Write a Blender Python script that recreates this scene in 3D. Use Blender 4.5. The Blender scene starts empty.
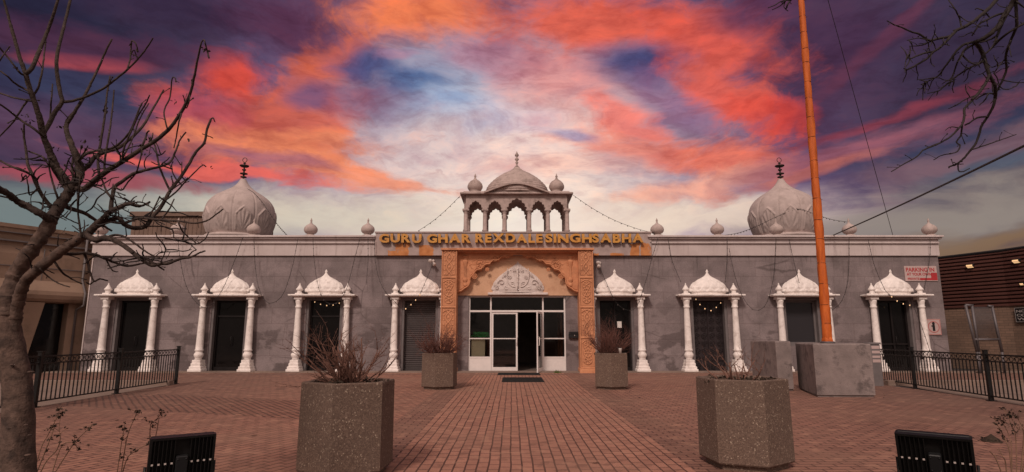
import bpy, math, random
from mathutils import Vector, Matrix, noise as mnoise
R = math.radians
PI = math.pi
rnd = random.Random(7)

# ------------------------------------------------------------------ camera model (used to read places off the photograph)
FOC, CAMZ = 580.0, 1.35
PITCH = math.atan(99 / FOC)
CP, SP = math.cos(PITCH), math.sin(PITCH)
def ray(px, py):
    x = (px - 512) / FOC; v = (236 - py) / FOC
    return Vector((x, CP - v * SP, SP + v * CP))
def at(px, py, Y):
    r = ray(px, py); t = Y / r.y
    return Vector((r.x * t, Y, CAMZ + r.z * t))
def ground(px, py, z0=0.0):
    r = ray(px, py); t = (z0 - CAMZ) / r.z
    return Vector((r.x * t, r.y * t, z0))

scene = bpy.context.scene
COL = scene.collection

# ------------------------------------------------------------------ object helpers
def props(o, label=None, cat=None, group=None, kind=None):
    if label: o['label'] = label
    if cat: o['category'] = cat
    if group: o['group'] = group
    if kind: o['kind'] = kind
    return o
def empty(name, loc=(0, 0, 0), rz=0.0, **k):
    o = bpy.data.objects.new(name, None); COL.objects.link(o)
    o.empty_display_size = 0.2
    o.location = loc; o.rotation_euler = (0, 0, rz)
    return props(o, **k)
def kids(o): return list(o.children)
def copy_tree(o, parent=None):
    c = o.copy(); COL.objects.link(c)
    if parent is not None:
        c.parent = parent
    for ch in kids(o): copy_tree(ch, c)
    return c

class MB:
    def __init__(s):
        s.v = []; s.f = []; s.sm = []; s.mi = []
        s.m = 0
    def add(s, verts, faces, smooth=False):
        b = len(s.v); s.v.extend([tuple(p) for p in verts])
        for f in faces:
            s.f.append([i + b for i in f]); s.sm.append(smooth); s.mi.append(s.m)
    def box(s, x0, x1, y0, y1, z0, z1):
        s.add([(x0,y0,z0),(x1,y0,z0),(x1,y1,z0),(x0,y1,z0),(x0,y0,z1),(x1,y0,z1),(x1,y1,z1),(x0,y1,z1)],
              [(0,3,2,1),(4,5,6,7),(0,1,5,4),(1,2,6,5),(2,3,7,6),(3,0,4,7)])
    def obox(s, c, sx, sy, sz, M):           # oriented box centred at c
        V = []
        for z in (-sz/2, sz/2):
            for x, y in ((-sx/2,-sy/2),(sx/2,-sy/2),(sx/2,sy/2),(-sx/2,sy/2)):
                V.append(Vector(c) + M @ Vector((x, y, z)))
        s.add(V, [(0,3,2,1),(4,5,6,7),(0,1,5,4),(1,2,6,5),(2,3,7,6),(3,0,4,7)])
    def cbox(s, x0, x1, y0, y1, z0, z1, b=0.01):   # box with chamfered vertical + top edges
        p = [(x0+b,y0),(x1-b,y0),(x1,y0+b),(x1,y1-b),(x1-b,y1),(x0+b,y1),(x0,y1-b),(x0,y0+b)]
        q = [(x0+2*b,y0+b),(x1-2*b,y0+b),(x1-b,y0+2*b),(x1-b,y1-2*b),(x1-2*b,y1-b),(x0+2*b,y1-b),(x0+b,y1-2*b),(x0+b,y0+2*b)]
        V = [(x,y,z0) for x,y in p] + [(x,y,z1-b) for x,y in p] + [(x,y,z1) for x,y in q]
        F = [tuple(range(7,-1,-1)), tuple(range(16,24))]
        for k in (0, 8):
            for i in range(8):
                j = (i+1) % 8; F.append((k+i, k+j, k+8+j, k+8+i))
        s.add(V, F)
    def tube(s, pts, rad, n=6, cap=True, smooth=True):
        pts = [Vector(p) for p in pts]
        if not hasattr(rad, '__len__'): rad = [rad] * len(pts)
        V = []; up = Vector((0.13, 0.31, 0.94)).normalized(); a = None
        for i, p in enumerate(pts):
            d = pts[min(i+1, len(pts)-1)] - pts[max(i-1, 0)]
            if d.length < 1e-9: d = Vector((0, 0, 1))
            d.normalize()
            if a is None:
                a = d.cross(up)
                if a.length < .05: a = d.cross(Vector((1, 0, 0)))
            a = (a - d * a.dot(d)); a.normalize(); b = d.cross(a)
            for k in range(n):
                t = 2*PI*k/n
                V.append(p + (a*math.cos(t) + b*math.sin(t)) * rad[i])
        F = []
        for i in range(len(pts)-1):
            for k in range(n):
                j = (k+1) % n
                F.append((i*n+k, i*n+j, (i+1)*n+j, (i+1)*n+k))
        if cap:
            F.append(tuple(range(n-1, -1, -1))); L = (len(pts)-1)*n; F.append(tuple(range(L, L+n)))
        s.add(V, F, smooth)
    def lathe(s, prof, c=(0,0,0), n=24, a0=0.0, a1=2*PI, sx=1.0, sy=1.0, smooth=True, mod=None):
        full = abs(a1-a0-2*PI) < 1e-6; m = n if full else n+1
        V = []
        for (r, z) in prof:
            for k in range(m):
                t = a0 + (a1-a0)*k/n
                rr = r * (mod(t, z) if mod else 1.0)
                V.append((c[0]+rr*math.cos(t)*sx, c[1]+rr*math.sin(t)*sy, c[2]+z))
        F = []
        for i in range(len(prof)-1):
            for k in range(n if full else n):
                j = (k+1) % m if full else k+1
                F.append((i*m+k, i*m+j, (i+1)*m+j, (i+1)*m+k))
        if full:
            if prof[0][0] > 1e-4: F.append(tuple(range(m-1, -1, -1)))
            if prof[-1][0] > 1e-4: F.append(tuple(range((len(prof)-1)*m, len(prof)*m)))
        s.add(V, F, smooth)
    def prism(s, poly, y0, y1):              # polygon in XZ extruded along Y (fill by triangulation)
        from mathutils.geometry import tessellate_polygon
        n = len(poly)
        V = [(x, y0, z) for x, z in poly] + [(x, y1, z) for x, z in poly]
        tris = tessellate_polygon([[Vector((x, z, 0)) for x, z in poly]])
        F = []
        for t in tris:
            a, b, c = t
            ar = (poly[b][0]-poly[a][0])*(poly[c][1]-poly[a][1]) - (poly[b][1]-poly[a][1])*(poly[c][0]-poly[a][0])
            if ar < 0: a, c = c, a
            F.append((a, b, c)); F.append((c+n, b+n, a+n))
        area = sum(poly[i][0]*poly[(i+1)%n][1]-poly[(i+1)%n][0]*poly[i][1] for i in range(n))
        for i in range(n):
            j = (i+1) % n
            F.append((j, i, i+n, j+n) if area > 0 else (i, j, j+n, i+n))
        s.add(V, F)
    def relief(s, x0, x1, z0, z1, y, h, step=0.02, skirt=0.03):   # carved face: h(u,v) metres towards -Y
        nx = max(2, int((x1-x0)/step)); nz = max(2, int((z1-z0)/step))
        V = []
        for j in range(nz+1):
            for i in range(nx+1):
                u = x0+(x1-x0)*i/nx; w = z0+(z1-z0)*j/nz
                e = 0 if (i in (0, nx) or j in (0, nz)) else 1
                V.append((u, y - (h(u-x0, w-z0) if e else -skirt), w))
        F = []
        for j in range(nz):
            for i in range(nx):
                a = j*(nx+1)+i; F.append((a, a+1, a+nx+2, a+nx+1))
        s.add(V, F, True)
    def build(s, name, mat, parent=None, loc=None, **k):
        me = bpy.data.meshes.new(name)
        me.from_pydata(s.v, [], s.f)
        me.polygons.foreach_set('use_smooth', s.sm)
        if isinstance(mat, (list, tuple)):
            for m in mat: me.materials.append(m)
            me.polygons.foreach_set('material_index', s.mi)
        else: me.materials.append(mat)
        me.validate(); me.update()
        o = bpy.data.objects.new(name, me); COL.objects.link(o)
        if parent is not None:
            o.parent = parent
        if loc is not None: o.location = loc
        return props(o, **k)

def catmull(P, n=6):
    P = [Vector(p) for p in P]
    if len(P) < 3: 
        return [P[0].lerp(P[-1], i/n) for i in range(n+1)]
    out = []
    for i in range(len(P)-1):
        p0 = P[max(i-1,0)]; p1 = P[i]; p2 = P[i+1]; p3 = P[min(i+2,len(P)-1)]
        for k in range(n):
            t = k/n
            out.append(0.5*((2*p1)+(-p0+p2)*t+(2*p0-5*p1+4*p2-p3)*t*t+(-p0+3*p1-3*p2+p3)*t**3))
    out.append(P[-1]); return out

# ------------------------------------------------------------------ materials
def srgb(h):
    if isinstance(h, str): c = [int(h[i:i+2], 16)/255 for i in (0, 2, 4)]
    else: c = [v/255 for v in h]
    return tuple(((v+0.055)/1.055)**2.4 if v > 0.04045 else v/12.92 for v in c) + (1.0,)
class NT:
    def __init__(s, tree): s.t = tree; s.n = tree.nodes; s.l = tree.links
    def new(s, typ, **k):
        nd = s.n.new(typ)
        for a, b in k.items(): setattr(nd, a, b)
        return nd
    def link(s, a, b): s.l.new(a, b)
    def val(s, sock, v):
        if hasattr(v, 'is_output') or isinstance(v, bpy.types.NodeSocket): s.l.new(v, sock)
        else: sock.default_value = v
    def math(s, op, a, b=None, c=None, clamp=False):
        nd = s.new('ShaderNodeMath', operation=op, use_clamp=clamp)
        s.val(nd.inputs[0], a)
        if b is not None: s.val(nd.inputs[1], b)
        if c is not None: s.val(nd.inputs[2], c)
        return nd.outputs[0]
    def vmath(s, op, a, b=None):
        nd = s.new('ShaderNodeVectorMath', operation=op)
        s.val(nd.inputs[0], a)
        if b is not None: s.val(nd.inputs[1], b)
        return nd.outputs['Value'] if op in ('LENGTH', 'DOT_PRODUCT', 'DISTANCE') else nd.outputs[0]
    def noise(s, vec, scale, detail=3, rough=0.5, dist=0.0, color=False):
        nd = s.new('ShaderNodeTexNoise'); s.link(vec, nd.inputs['Vector'])
        nd.inputs['Scale'].default_value = scale; nd.inputs['Detail'].default_value = detail
        nd.inputs['Roughness'].default_value = rough; nd.inputs['Distortion'].default_value = dist
        return nd.outputs['Color' if color else 'Fac']
    def ramp(s, fac, stops, interp='LINEAR'):
        nd = s.new('ShaderNodeValToRGB'); s.link(fac, nd.inputs[0]); cr = nd.color_ramp; cr.interpolation = interp
        while len(cr.elements) < len(stops): cr.elements.new(0.5)
        for e, (p, c) in zip(cr.elements, stops):
            e.position = p
            e.color = (c, c, c, 1) if isinstance(c, (int, float)) else (tuple(c) if len(c) == 4 else tuple(c)+(1,))
        return nd.outputs[0]
    def mix(s, fac, a, b, mode='MIX'):
        nd = s.new('ShaderNodeMix', data_type='RGBA', blend_type=mode)
        s.val(nd.inputs[0], fac); s.val(nd.inputs[6], a); s.val(nd.inputs[7], b)
        return nd.outputs[2]
    def maprange(s, v, a, b, c=0.0, d=1.0, smooth=True):
        nd = s.new('ShaderNodeMapRange', interpolation_type='SMOOTHSTEP' if smooth else 'LINEAR')
        s.val(nd.inputs[0], v); nd.inputs[1].default_value = a; nd.inputs[2].default_value = b
        nd.inputs[3].default_value = c; nd.inputs[4].default_value = d
        return nd.outputs[0]
    def mapping(s, vec, loc=(0,0,0), rot=(0,0,0), scale=(1,1,1), typ='POINT'):
        nd = s.new('ShaderNodeMapping', vector_type=typ); s.link(vec, nd.inputs[0])
        nd.inputs[1].default_value = loc; nd.inputs[2].default_value = rot; nd.inputs[3].default_value = scale
        return nd.outputs[0]
def material(name):
    m = bpy.data.materials.new(name); m.use_nodes = True
    t = NT(m.node_tree); bs = m.node_tree.nodes['Principled BSDF']
    return m, t, bs
def mat(name, base, rough=0.8, var=0.12, scale=6.0, metal=0.0, bump=0.0, bscale=60.0, spots=None, spot_scale=1.5, spot_amt=0.5, spec=0.4, coords='Object'):
    """plain surface: base colour with mottling, optional worn/dirty spots and fine bump"""
    m, t, bs = material(name)
    tc = t.new('ShaderNodeTexCoord').outputs['Object'] if coords == 'Object' else t.new('ShaderNodeNewGeometry').outputs['Position']
    c = srgb(base) if isinstance(base, str) else tuple(base)+(1,)
    n1 = t.noise(tc, scale, 5, 0.6)
    dark = tuple(v*(1-var) for v in c[:3])+(1,); lite = tuple(min(1, v*(1+var)) for v in c[:3])+(1,)
    col = t.ramp(n1, [(0.3, dark), (0.7, lite)])
    if spots:
        n2 = t.noise(tc, spot_scale, 6, 0.65)
        f = t.maprange(n2, 0.5, 0.66, 0, spot_amt)
        col = t.mix(f, col, srgb(spots) if isinstance(spots, str) else tuple(spots)+(1,))
    t.link(col, bs.inputs['Base Color'])
    bs.inputs['Roughness'].default_value = rough; bs.inputs['Metallic'].default_value = metal
    bs.inputs['Specular IOR Level'].default_value = spec
    if bump:
        b = t.new('ShaderNodeBump'); b.inputs['Strength'].default_value = bump; b.inputs['Distance'].default_value = 0.01
        t.link(t.noise(tc, bscale, 4, 0.6), b.inputs['Height']); t.link(b.outputs[0], bs.inputs['Normal'])
    return m
M = {}
# weathered white paint on carved plaster
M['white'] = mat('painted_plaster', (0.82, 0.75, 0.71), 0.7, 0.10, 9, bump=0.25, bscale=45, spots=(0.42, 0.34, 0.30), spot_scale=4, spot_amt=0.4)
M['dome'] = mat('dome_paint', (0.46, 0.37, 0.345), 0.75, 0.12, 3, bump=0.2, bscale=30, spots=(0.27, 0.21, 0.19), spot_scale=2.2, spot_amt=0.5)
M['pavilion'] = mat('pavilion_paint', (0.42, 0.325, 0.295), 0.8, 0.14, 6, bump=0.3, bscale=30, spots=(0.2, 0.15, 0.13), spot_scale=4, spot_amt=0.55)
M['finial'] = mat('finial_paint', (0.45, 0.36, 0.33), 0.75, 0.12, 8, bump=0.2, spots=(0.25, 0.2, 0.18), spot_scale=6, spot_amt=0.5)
M['brass'] = mat('dark_brass', (0.05, 0.035, 0.03), 0.45, 0.3, 12, metal=0.6)
M['alu'] = mat('aluminium_frame', (0.74, 0.67, 0.64), 0.45, 0.06, 5)
M['shutter'] = mat('shutter_metal', (0.075, 0.062, 0.062), 0.5, 0.15, 4, metal=0.3)
M['doorblack'] = mat('dark_door', (0.012, 0.009, 0.009), 0.5, 0.3, 4, spec=0.2)
M['jamb'] = mat('jamb_grey', (0.15, 0.13, 0.13), 0.8, 0.12, 5)
M['iron'] = mat('black_iron', (0.010, 0.009, 0.009), 0.42, 0.3, 20, metal=0.2)
M['concrete'] = mat('cast_concrete', (0.23, 0.185, 0.175), 0.9, 0.22, 2.5, bump=0.9, bscale=28, spots=(0.085, 0.068, 0.066), spot_scale=2.8, spot_amt=0.8)
M['slab'] = mat('pavement_concrete', (0.22, 0.155, 0.125), 0.9, 0.15, 1.2, bump=0.4, bscale=30, spots=(0.12, 0.085, 0.07), spot_scale=0.8, spot_amt=0.5)
M['soil'] = mat('planter_soil', (0.05, 0.032, 0.024), 1.0, 0.4, 30, bump=1.0, bscale=60)
M['limb'] = mat('dark_limb_bark', (0.040, 0.026, 0.021), 0.9, 0.45, 18, bump=1.0, bscale=45, spots=(0.085, 0.058, 0.047), spot_scale=12, spot_amt=0.7)
M['bark'] = mat('smooth_bark', (0.098, 0.062, 0.048), 0.9, 0.45, 16, bump=1.0, bscale=38, spots=(0.040, 0.026, 0.021), spot_scale=9, spot_amt=0.85)
M['twig'] = mat('twig_bark', (0.022, 0.015, 0.013), 0.85, 0.25, 30)
M['shrubtwig'] = mat('shrub_twigs', (0.17, 0.085, 0.062), 0.85, 0.3, 25)
M['redtwig'] = mat('red_shrub_twigs', (0.13, 0.055, 0.042), 0.85, 0.3, 25)
M['dryleaf'] = mat('dry_leaves', (0.035, 0.022, 0.014), 0.9, 0.4, 40)
M['straw'] = mat('dry_stalks', (0.20, 0.115, 0.075), 0.9, 0.3, 30)
M['wire'] = mat('dark_cable', (0.02, 0.017, 0.017), 0.6, 0.1, 5)
M['bulb'] = mat('unlit_bulbs', (0.08, 0.06, 0.055), 0.3, 0.1, 5)
M['rubber'] = mat('rubber_mat', (0.014, 0.012, 0.012), 0.85, 0.25, 30, bump=0.5, bscale=150)
M['signwhite'] = mat('sign_white', (0.48, 0.36, 0.34), 0.5, 0.05, 5, spots=(0.4, 0.25, 0.22), spot_scale=8, spot_amt=0.3)
M['signred'] = mat('sign_red', (0.40, 0.03, 0.035), 0.5, 0.1, 5)
M['signblack'] = mat('sign_black', (0.012, 0.012, 0.013), 0.45, 0.1, 5)
M['stucco_beige'] = mat('beige_concrete', (0.27, 0.18, 0.13), 0.9, 0.12, 1.2, bump=0.5, bscale=50, spots=(0.13, 0.085, 0.06), spot_scale=0.8, spot_amt=0.5)
M['white_plain'] = mat('plain_white', (0.7, 0.66, 0.62), 0.6, 0.04, 5)
M['green'] = mat('green_cloth', (0.03, 0.32, 0.07), 0.7, 0.3, 10)
M['cream'] = mat('cream_board', (0.80, 0.78, 0.55), 0.7, 0.06, 5)
M['wood'] = mat('brown_wood', (0.12, 0.05, 0.025), 0.6, 0.25, 6)
M['interior'] = mat('interior_wall', (0.16, 0.12, 0.10), 0.9, 0.2, 3)
M['roof'] = mat('roof_gravel', (0.12, 0.105, 0.10), 0.95, 0.2, 8)
M['pipe'] = mat('galvanised_pipe', (0.13, 0.115, 0.12), 0.55, 0.15, 10, metal=0.4)
M['plastic'] = mat('white_plastic', (0.6, 0.52, 0.48), 0.4, 0.05, 5)

def mat_glass(name, tint, rough=0.03, through=0.5):
    m, t, bs = material(name)
    out = m.node_tree.nodes['Material Output']
    gl = t.new('ShaderNodeBsdfGlossy'); gl.inputs['Color'].default_value = (0.9, 0.9, 0.9, 1); gl.inputs['Roughness'].default_value = rough
    tr = t.new('ShaderNodeBsdfTransparent'); tr.inputs['Color'].default_value = tuple(tint)+(1,)
    fr = t.new('ShaderNodeFresnel'); fr.inputs['IOR'].default_value = 1.5
    mx = t.new('ShaderNodeMixShader')
    t.link(fr.outputs[0], mx.inputs[0]); t.link(tr.outputs[0], mx.inputs[1]); t.link(gl.outputs[0], mx.inputs[2])
    t.link(mx.outputs[0], out.inputs[0]); return m
M['glass'] = mat_glass('clear_glass', (0.93, 0.92, 0.91))
def mat_darkglass():
    m, t, bs = material('tinted_glass')
    tc = t.new('ShaderNodeTexCoord').outputs['Object']
    bs.inputs['Base Color'].default_value = (0.006, 0.005, 0.005, 1)
    r = t.maprange(t.noise(tc, 3, 3), 0.3, 0.7, 0.04, 0.16); t.link(r, bs.inputs['Roughness'])
    bs.inputs['Specular IOR Level'].default_value = 0.35
    return m
M['darkglass'] = mat_darkglass()
def mat_blueglass():
    m, t, bs = material('dull_window_glass')
    bs.inputs['Base Color'].default_value = (0.035, 0.032, 0.036, 1)
    bs.inputs['Roughness'].default_value = 0.12; return m
M['winglass'] = mat_blueglass()

# grey rendered block wall
def mat_wall():
    m, t, bs = material('grey_block_render')
    pos = t.new('ShaderNodeNewGeometry').outputs['Position']
    sep = t.new('ShaderNodeSeparateXYZ'); t.link(pos, sep.inputs[0])
    com = t.new('ShaderNodeCombineXYZ'); t.link(t.math('ADD', sep.outputs[0], sep.outputs[1]), com.inputs[0]); t.link(sep.outputs[2], com.inputs[1])
    br = t.new('ShaderNodeTexBrick'); t.link(com.outputs[0], br.inputs['Vector'])
    br.inputs['Scale'].default_value = 1; br.inputs['Brick Width'].default_value = 1.18; br.inputs['Row Height'].default_value = 0.59
    br.inputs['Mortar Size'].default_value = 0.008; br.inputs['Mortar Smooth'].default_value = 0.6
    br.inputs['Color1'].default_value = (0.160, 0.133, 0.133, 1); br.inputs['Color2'].default_value = (0.188, 0.157, 0.157, 1)
    br.inputs['Mortar'].default_value = (0.128, 0.098, 0.096, 1)
    n1 = t.noise(com.outputs[0], 0.9, 7, 0.65)
    c = t.mix(t.maprange(n1, 0.38, 0.62, 0, 1), br.outputs['Color'], (1.50, 1.49, 1.50, 1), 'MULTIPLY')
    c2 = t.mix(0.75, br.outputs['Color'], c)
    # damp patches: blurred blobs low on the wall
    n2 = t.noise(t.mapping(com.outputs[0], scale=(1, 1.5, 1)), 0.85, 5, 0.55)
    low = t.maprange(sep.outputs[2], 3.2, 0.6, 0.25, 1)
    f = t.math('MULTIPLY', t.maprange(n2, 0.515, 0.575, 0, 0.68), low)
    c3 = t.mix(f, c2, (0.070, 0.053, 0.053, 1))
    n3 = t.noise(com.outputs[0], 22, 5, 0.7)
    c4 = t.mix(0.5, c3, t.ramp(n3, [(0.35, 0.55), (0.65, 1.0)]), 'MULTIPLY')
    # pale lime run-off under the coping
    st = t.noise(t.mapping(com.outputs[0], scale=(5.0, 0.35, 1)), 1.0, 4, 0.6)
    hi = t.maprange(sep.outputs[2], 3.0, 4.4, 0, 1)
    c5 = t.mix(t.math('MULTIPLY', t.maprange(st, 0.56, 0.72, 0, 0.35), hi), c4, (0.10, 0.082, 0.082, 1))
    # hairline cracks and run-off below the coping
    vo = t.new('ShaderNodeTexVoronoi', feature='DISTANCE_TO_EDGE'); t.link(t.mix(0.12, com.outputs[0], t.noise(com.outputs[0], 2.0, 4, 0.6, color=True), 'ADD'), vo.inputs['Vector']); vo.inputs['Scale'].default_value = 0.42
    ck = t.math('MULTIPLY', t.maprange(vo.outputs['Distance'], 0.010, 0.002, 0, 0.55), t.maprange(t.noise(com.outputs[0], 0.6, 2), 0.50, 0.60, 0, 1))
    c5 = t.mix(ck, c5, (0.05, 0.038, 0.037, 1))
    drip = t.math('MULTIPLY', t.maprange(t.noise(t.mapping(com.outputs[0], scale=(9.0, 0.5, 1)), 1.0, 3, 0.6), 0.56, 0.66, 0, 0.5), t.maprange(sep.outputs[2], 2.9, 4.3, 0, 1))
    c5 = t.mix(drip, c5, (0.085, 0.066, 0.065, 1))
    t.link(t.mix(1.0, c5, (1.12, 1.09, 1.09, 1), 'MULTIPLY'), bs.inputs['Base Color']); bs.inputs['Roughness'].default_value = 0.92
    b = t.new('ShaderNodeBump'); b.inputs['Strength'].default_value = 0.5; b.inputs['Distance'].default_value = 0.02
    h = t.math('ADD', t.math('MULTIPLY', n3, 0.5), t.math('MULTIPLY', br.outputs['Fac'], -0.4))
    t.link(h, b.inputs['Height']); t.link(b.outputs[0], bs.inputs['Normal'])
    return m
M['wall'] = mat_wall()

def mat_parapet():
    m, t, bs = material('parapet_paint')
    pos = t.new('ShaderNodeNewGeometry').outputs['Position']
    n1 = t.noise(pos, 1.3, 6, 0.6); n2 = t.noise(t.mapping(pos, scale=(7, 1, 0.5)), 1.0, 5, 0.7)
    c = t.ramp(n1, [(0.3, (0.46, 0.385, 0.37)), (0.7, (0.57, 0.49, 0.475))])
    c = t.mix(t.maprange(n2, 0.52, 0.75, 0, 0.45), c, (0.25, 0.19, 0.175, 1))
    t.link(c, bs.inputs['Base Color']); bs.inputs['Roughness'].default_value = 0.8
    return m
M['parapet'] = mat_parapet()

def mat_fascia():      # sign board: weathered pinkish panel, the old orange paint showing in patches along its lower half
    m, t, bs = material('sign_board_paint')
    pos = t.new('ShaderNodeNewGeometry').outputs['Position']
    sep = t.new('ShaderNodeSeparateXYZ'); t.link(pos, sep.inputs[0])
    n1 = t.noise(t.mapping(pos, scale=(1.6, 1, 0.9)), 1.0, 5, 0.7)
    base = t.ramp(t.noise(pos, 2.5, 6, 0.7), [(0.3, (0.30, 0.225, 0.21)), (0.7, (0.46, 0.365, 0.34))])
    orange = t.ramp(t.noise(pos, 5, 4), [(0.3, (0.42, 0.15, 0.045)), (0.7, (0.58, 0.24, 0.085))])
    wn = t.math('MULTIPLY', t.math('SUBTRACT', t.noise(pos, 3.5, 4, 0.6), 0.5), 0.28)
    xw = t.math('ADD', sep.outputs[0], wn)
    zw = t.math('ADD', sep.outputs[2], wn)
    tot = None
    for (xa, xb, za, zb) in ((-4.75, -3.95, 4.3, 4.52), (-4.42, -3.92, 4.3, 4.82), (-3.55, -3.0, 4.3, 4.72), (-2.6, -2.2, 4.3, 4.5),
                             (4.5, 4.85, 4.3, 4.78), (3.0, 3.3, 4.3, 4.42), (4.92, 5.3, 4.3, 4.82), (3.75, 4.25, 4.3, 4.44)):
        f = t.math('MULTIPLY', t.math('MULTIPLY', t.math('GREATER_THAN', xw, xa), t.math('LESS_THAN', xw, xb)),
                   t.math('MULTIPLY', t.math('GREATER_THAN', zw, za), t.math('LESS_THAN', zw, zb)))
        tot = f if tot is None else t.math('MAXIMUM', tot, f)
    tot = t.math('MULTIPLY', tot, t.maprange(n1, 0.36, 0.46, 0.1, 1))
    t.link(t.mix(tot, base, orange), bs.inputs['Base Color']); bs.inputs['Roughness'].default_value = 0.8
    return m
M['fascia'] = mat_fascia()

def mat_stone(name, a, b, dirt_shade, scale=4):
    m, t, bs = material(name)
    pos = t.new('ShaderNodeNewGeometry').outputs['Position']
    c = t.ramp(t.noise(pos, scale, 6, 0.65), [(0.3, a), (0.7, b)])
    c = t.mix(t.maprange(t.noise(pos, 2.1, 6, 0.7), 0.5, 0.68, 0, 0.6), c, tuple(dirt_shade)+(1,))
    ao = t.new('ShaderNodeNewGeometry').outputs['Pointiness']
    c = t.mix(t.maprange(ao, 0.44, 0.52, 0.75, 0.0), c, tuple(v*0.4 for v in dirt_shade)+(1,))  # shade in the carved creases, painted into the colour
    t.link(c, bs.inputs['Base Color']); bs.inputs['Roughness'].default_value = 0.85
    bp = t.new('ShaderNodeBump'); bp.inputs['Strength'].default_value = 0.6; bp.inputs['Distance'].default_value = 0.015
    t.link(t.noise(pos, 28, 5, 0.65), bp.inputs['Height']); t.link(bp.outputs[0], bs.inputs['Normal'])
    return m
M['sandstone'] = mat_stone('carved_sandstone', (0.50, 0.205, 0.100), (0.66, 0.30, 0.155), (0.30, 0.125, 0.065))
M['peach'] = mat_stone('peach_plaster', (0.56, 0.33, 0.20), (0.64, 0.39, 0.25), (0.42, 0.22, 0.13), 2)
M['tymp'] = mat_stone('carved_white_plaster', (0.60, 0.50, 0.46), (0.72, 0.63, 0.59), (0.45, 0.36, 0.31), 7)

def mat_gold():
    m, t, bs = material('gold_letters')
    pos = t.new('ShaderNodeNewGeometry').outputs['Position']
    c = t.ramp(t.noise(pos, 9, 5, 0.7), [(0.3, (0.40, 0.165, 0.03)), (0.7, (0.66, 0.33, 0.055))])
    t.link(c, bs.inputs['Base Color']); bs.inputs['Roughness'].default_value = 0.5; return m
M['gold'] = mat_gold()
M['letterside'] = mat('letter_returns', (0.05, 0.03, 0.02), 0.6, 0.3, 10)

# exposed aggregate
def mat_aggregate():
    m, t, bs = material('exposed_aggregate')
    tc = t.new('ShaderNodeTexCoord').outputs['Object']
    v = t.new('ShaderNodeTexVoronoi'); t.link(tc, v.inputs['Vector']); v.inputs['Scale'].default_value = 95
    r = t.new('ShaderNodeSeparateColor'); t.link(v.outputs['Color'], r.inputs[0])
    c = t.ramp(r.outputs[0], [(0.0, (0.090, 0.056, 0.041)), (0.4, (0.130, 0.083, 0.062)), (0.80, (0.165, 0.108, 0.080)), (0.95, (0.21, 0.145, 0.11)), (0.992, (0.42, 0.33, 0.25))])
    big = t.noise(tc, 2.2, 5, 0.6)
    c = t.mix(t.maprange(big, 0.3, 0.7, 0.0, 0.45), c, (0.125, 0.085, 0.066, 1))
    t.link(c, bs.inputs['Base Color']); bs.inputs['Roughness'].default_value = 0.9
    b = t.new('ShaderNodeBump'); b.inputs['Strength'].default_value = 0.45; b.inputs['Distance'].default_value = 0.004
    t.link(v.outputs['Distance'], b.inputs['Height']); b.invert = True
    t.link(b.outputs[0], bs.inputs['Normal']); return m
M['aggregate'] = mat_aggregate()

def mat_cloth():
    m, t, bs = material('orange_cloth')
    tc = t.new('ShaderNodeTexCoord').outputs['Object']
    n = t.noise(t.mapping(tc, scale=(6, 6, 1.2)), 2.0, 6, 0.65)
    c = t.ramp(n, [(0.3, (0.40, 0.075, 0.008)), (0.55, (0.56, 0.115, 0.011)), (0.75, (0.68, 0.165, 0.018))])
    t.link(c, bs.inputs['Base Color']); bs.inputs['Roughness'].default_value = 0.7
    b = t.new('ShaderNodeBump'); b.inputs['Strength'].default_value = 0.7; b.inputs['Distance'].default_value = 0.02
    t.link(n, b.inputs['Height']); t.link(b.outputs[0], bs.inputs['Normal']); return m
M['cloth'] = mat_cloth()

def mat_siding():
    m, t, bs = material('brown_siding')
    pos = t.new('ShaderNodeNewGeometry').outputs['Position']
    c = t.ramp(t.noise(pos, 1.5, 5, 0.6), [(0.3, (0.070, 0.024, 0.018)), (0.7, (0.095, 0.032, 0.024))])
    t.link(c, bs.inputs['Base Color']); bs.inputs['Roughness'].default_value = 0.65; return m
M['siding'] = mat_siding()
M['ribmetal'] = mat('brown_ribbed_metal', (0.17, 0.105, 0.078), 0.7, 0.15, 1.5, spots=(0.08, 0.05, 0.04), spot_scale=1.0, spot_amt=0.5)
def mat_brickwall():
    m, t, bs = material('buff_brick')
    tc = t.new('ShaderNodeTexCoord').outputs['UV']
    br = t.new('ShaderNodeTexBrick'); t.link(tc, br.inputs['Vector'])
    br.inputs['Scale'].default_value = 1; br.inputs['Brick Width'].default_value = 0.30; br.inputs['Row Height'].default_value = 0.10
    br.inputs['Mortar Size'].default_value = 0.008
    br.inputs['Color1'].default_value = (0.25, 0.155, 0.11, 1); br.inputs['Color2'].default_value = (0.19, 0.118, 0.085, 1); br.inputs['Mortar'].default_value = (0.11, 0.08, 0.06, 1)
    pos = t.new('ShaderNodeNewGeometry').outputs['Position']
    c = t.mix(t.maprange(t.noise(pos, 0.8, 5), 0.4, 0.7, 0, 0.5), br.outputs['Color'], (0.10, 0.068, 0.05, 1))
    t.link(c, bs.inputs['Base Color']); bs.inputs['Roughness'].default_value = 0.9
    b = t.new('ShaderNodeBump'); b.inputs['Strength'].default_value = 0.5; b.inputs['Distance'].default_value = 0.01; b.invert = True
    t.link(br.outputs['Fac'], b.inputs['Height']); t.link(b.outputs[0], bs.inputs['Normal']); return m
M['brick'] = mat_brickwall()

def mat_emit(name, col, s):
    m, t, bs = material(name)
    bs.inputs['Base Color'].default_value = col+(1,); bs.inputs['Emission Color'].default_value = col+(1,); bs.inputs['Emission Strength'].default_value = s
    return m
M['lit'] = mat_emit('lit_bulbs', (1.0, 0.62, 0.33), 0.9)
M['walllamp'] = mat_emit('lit_lens', (0.9, 0.56, 0.28), 0.75)

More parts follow.
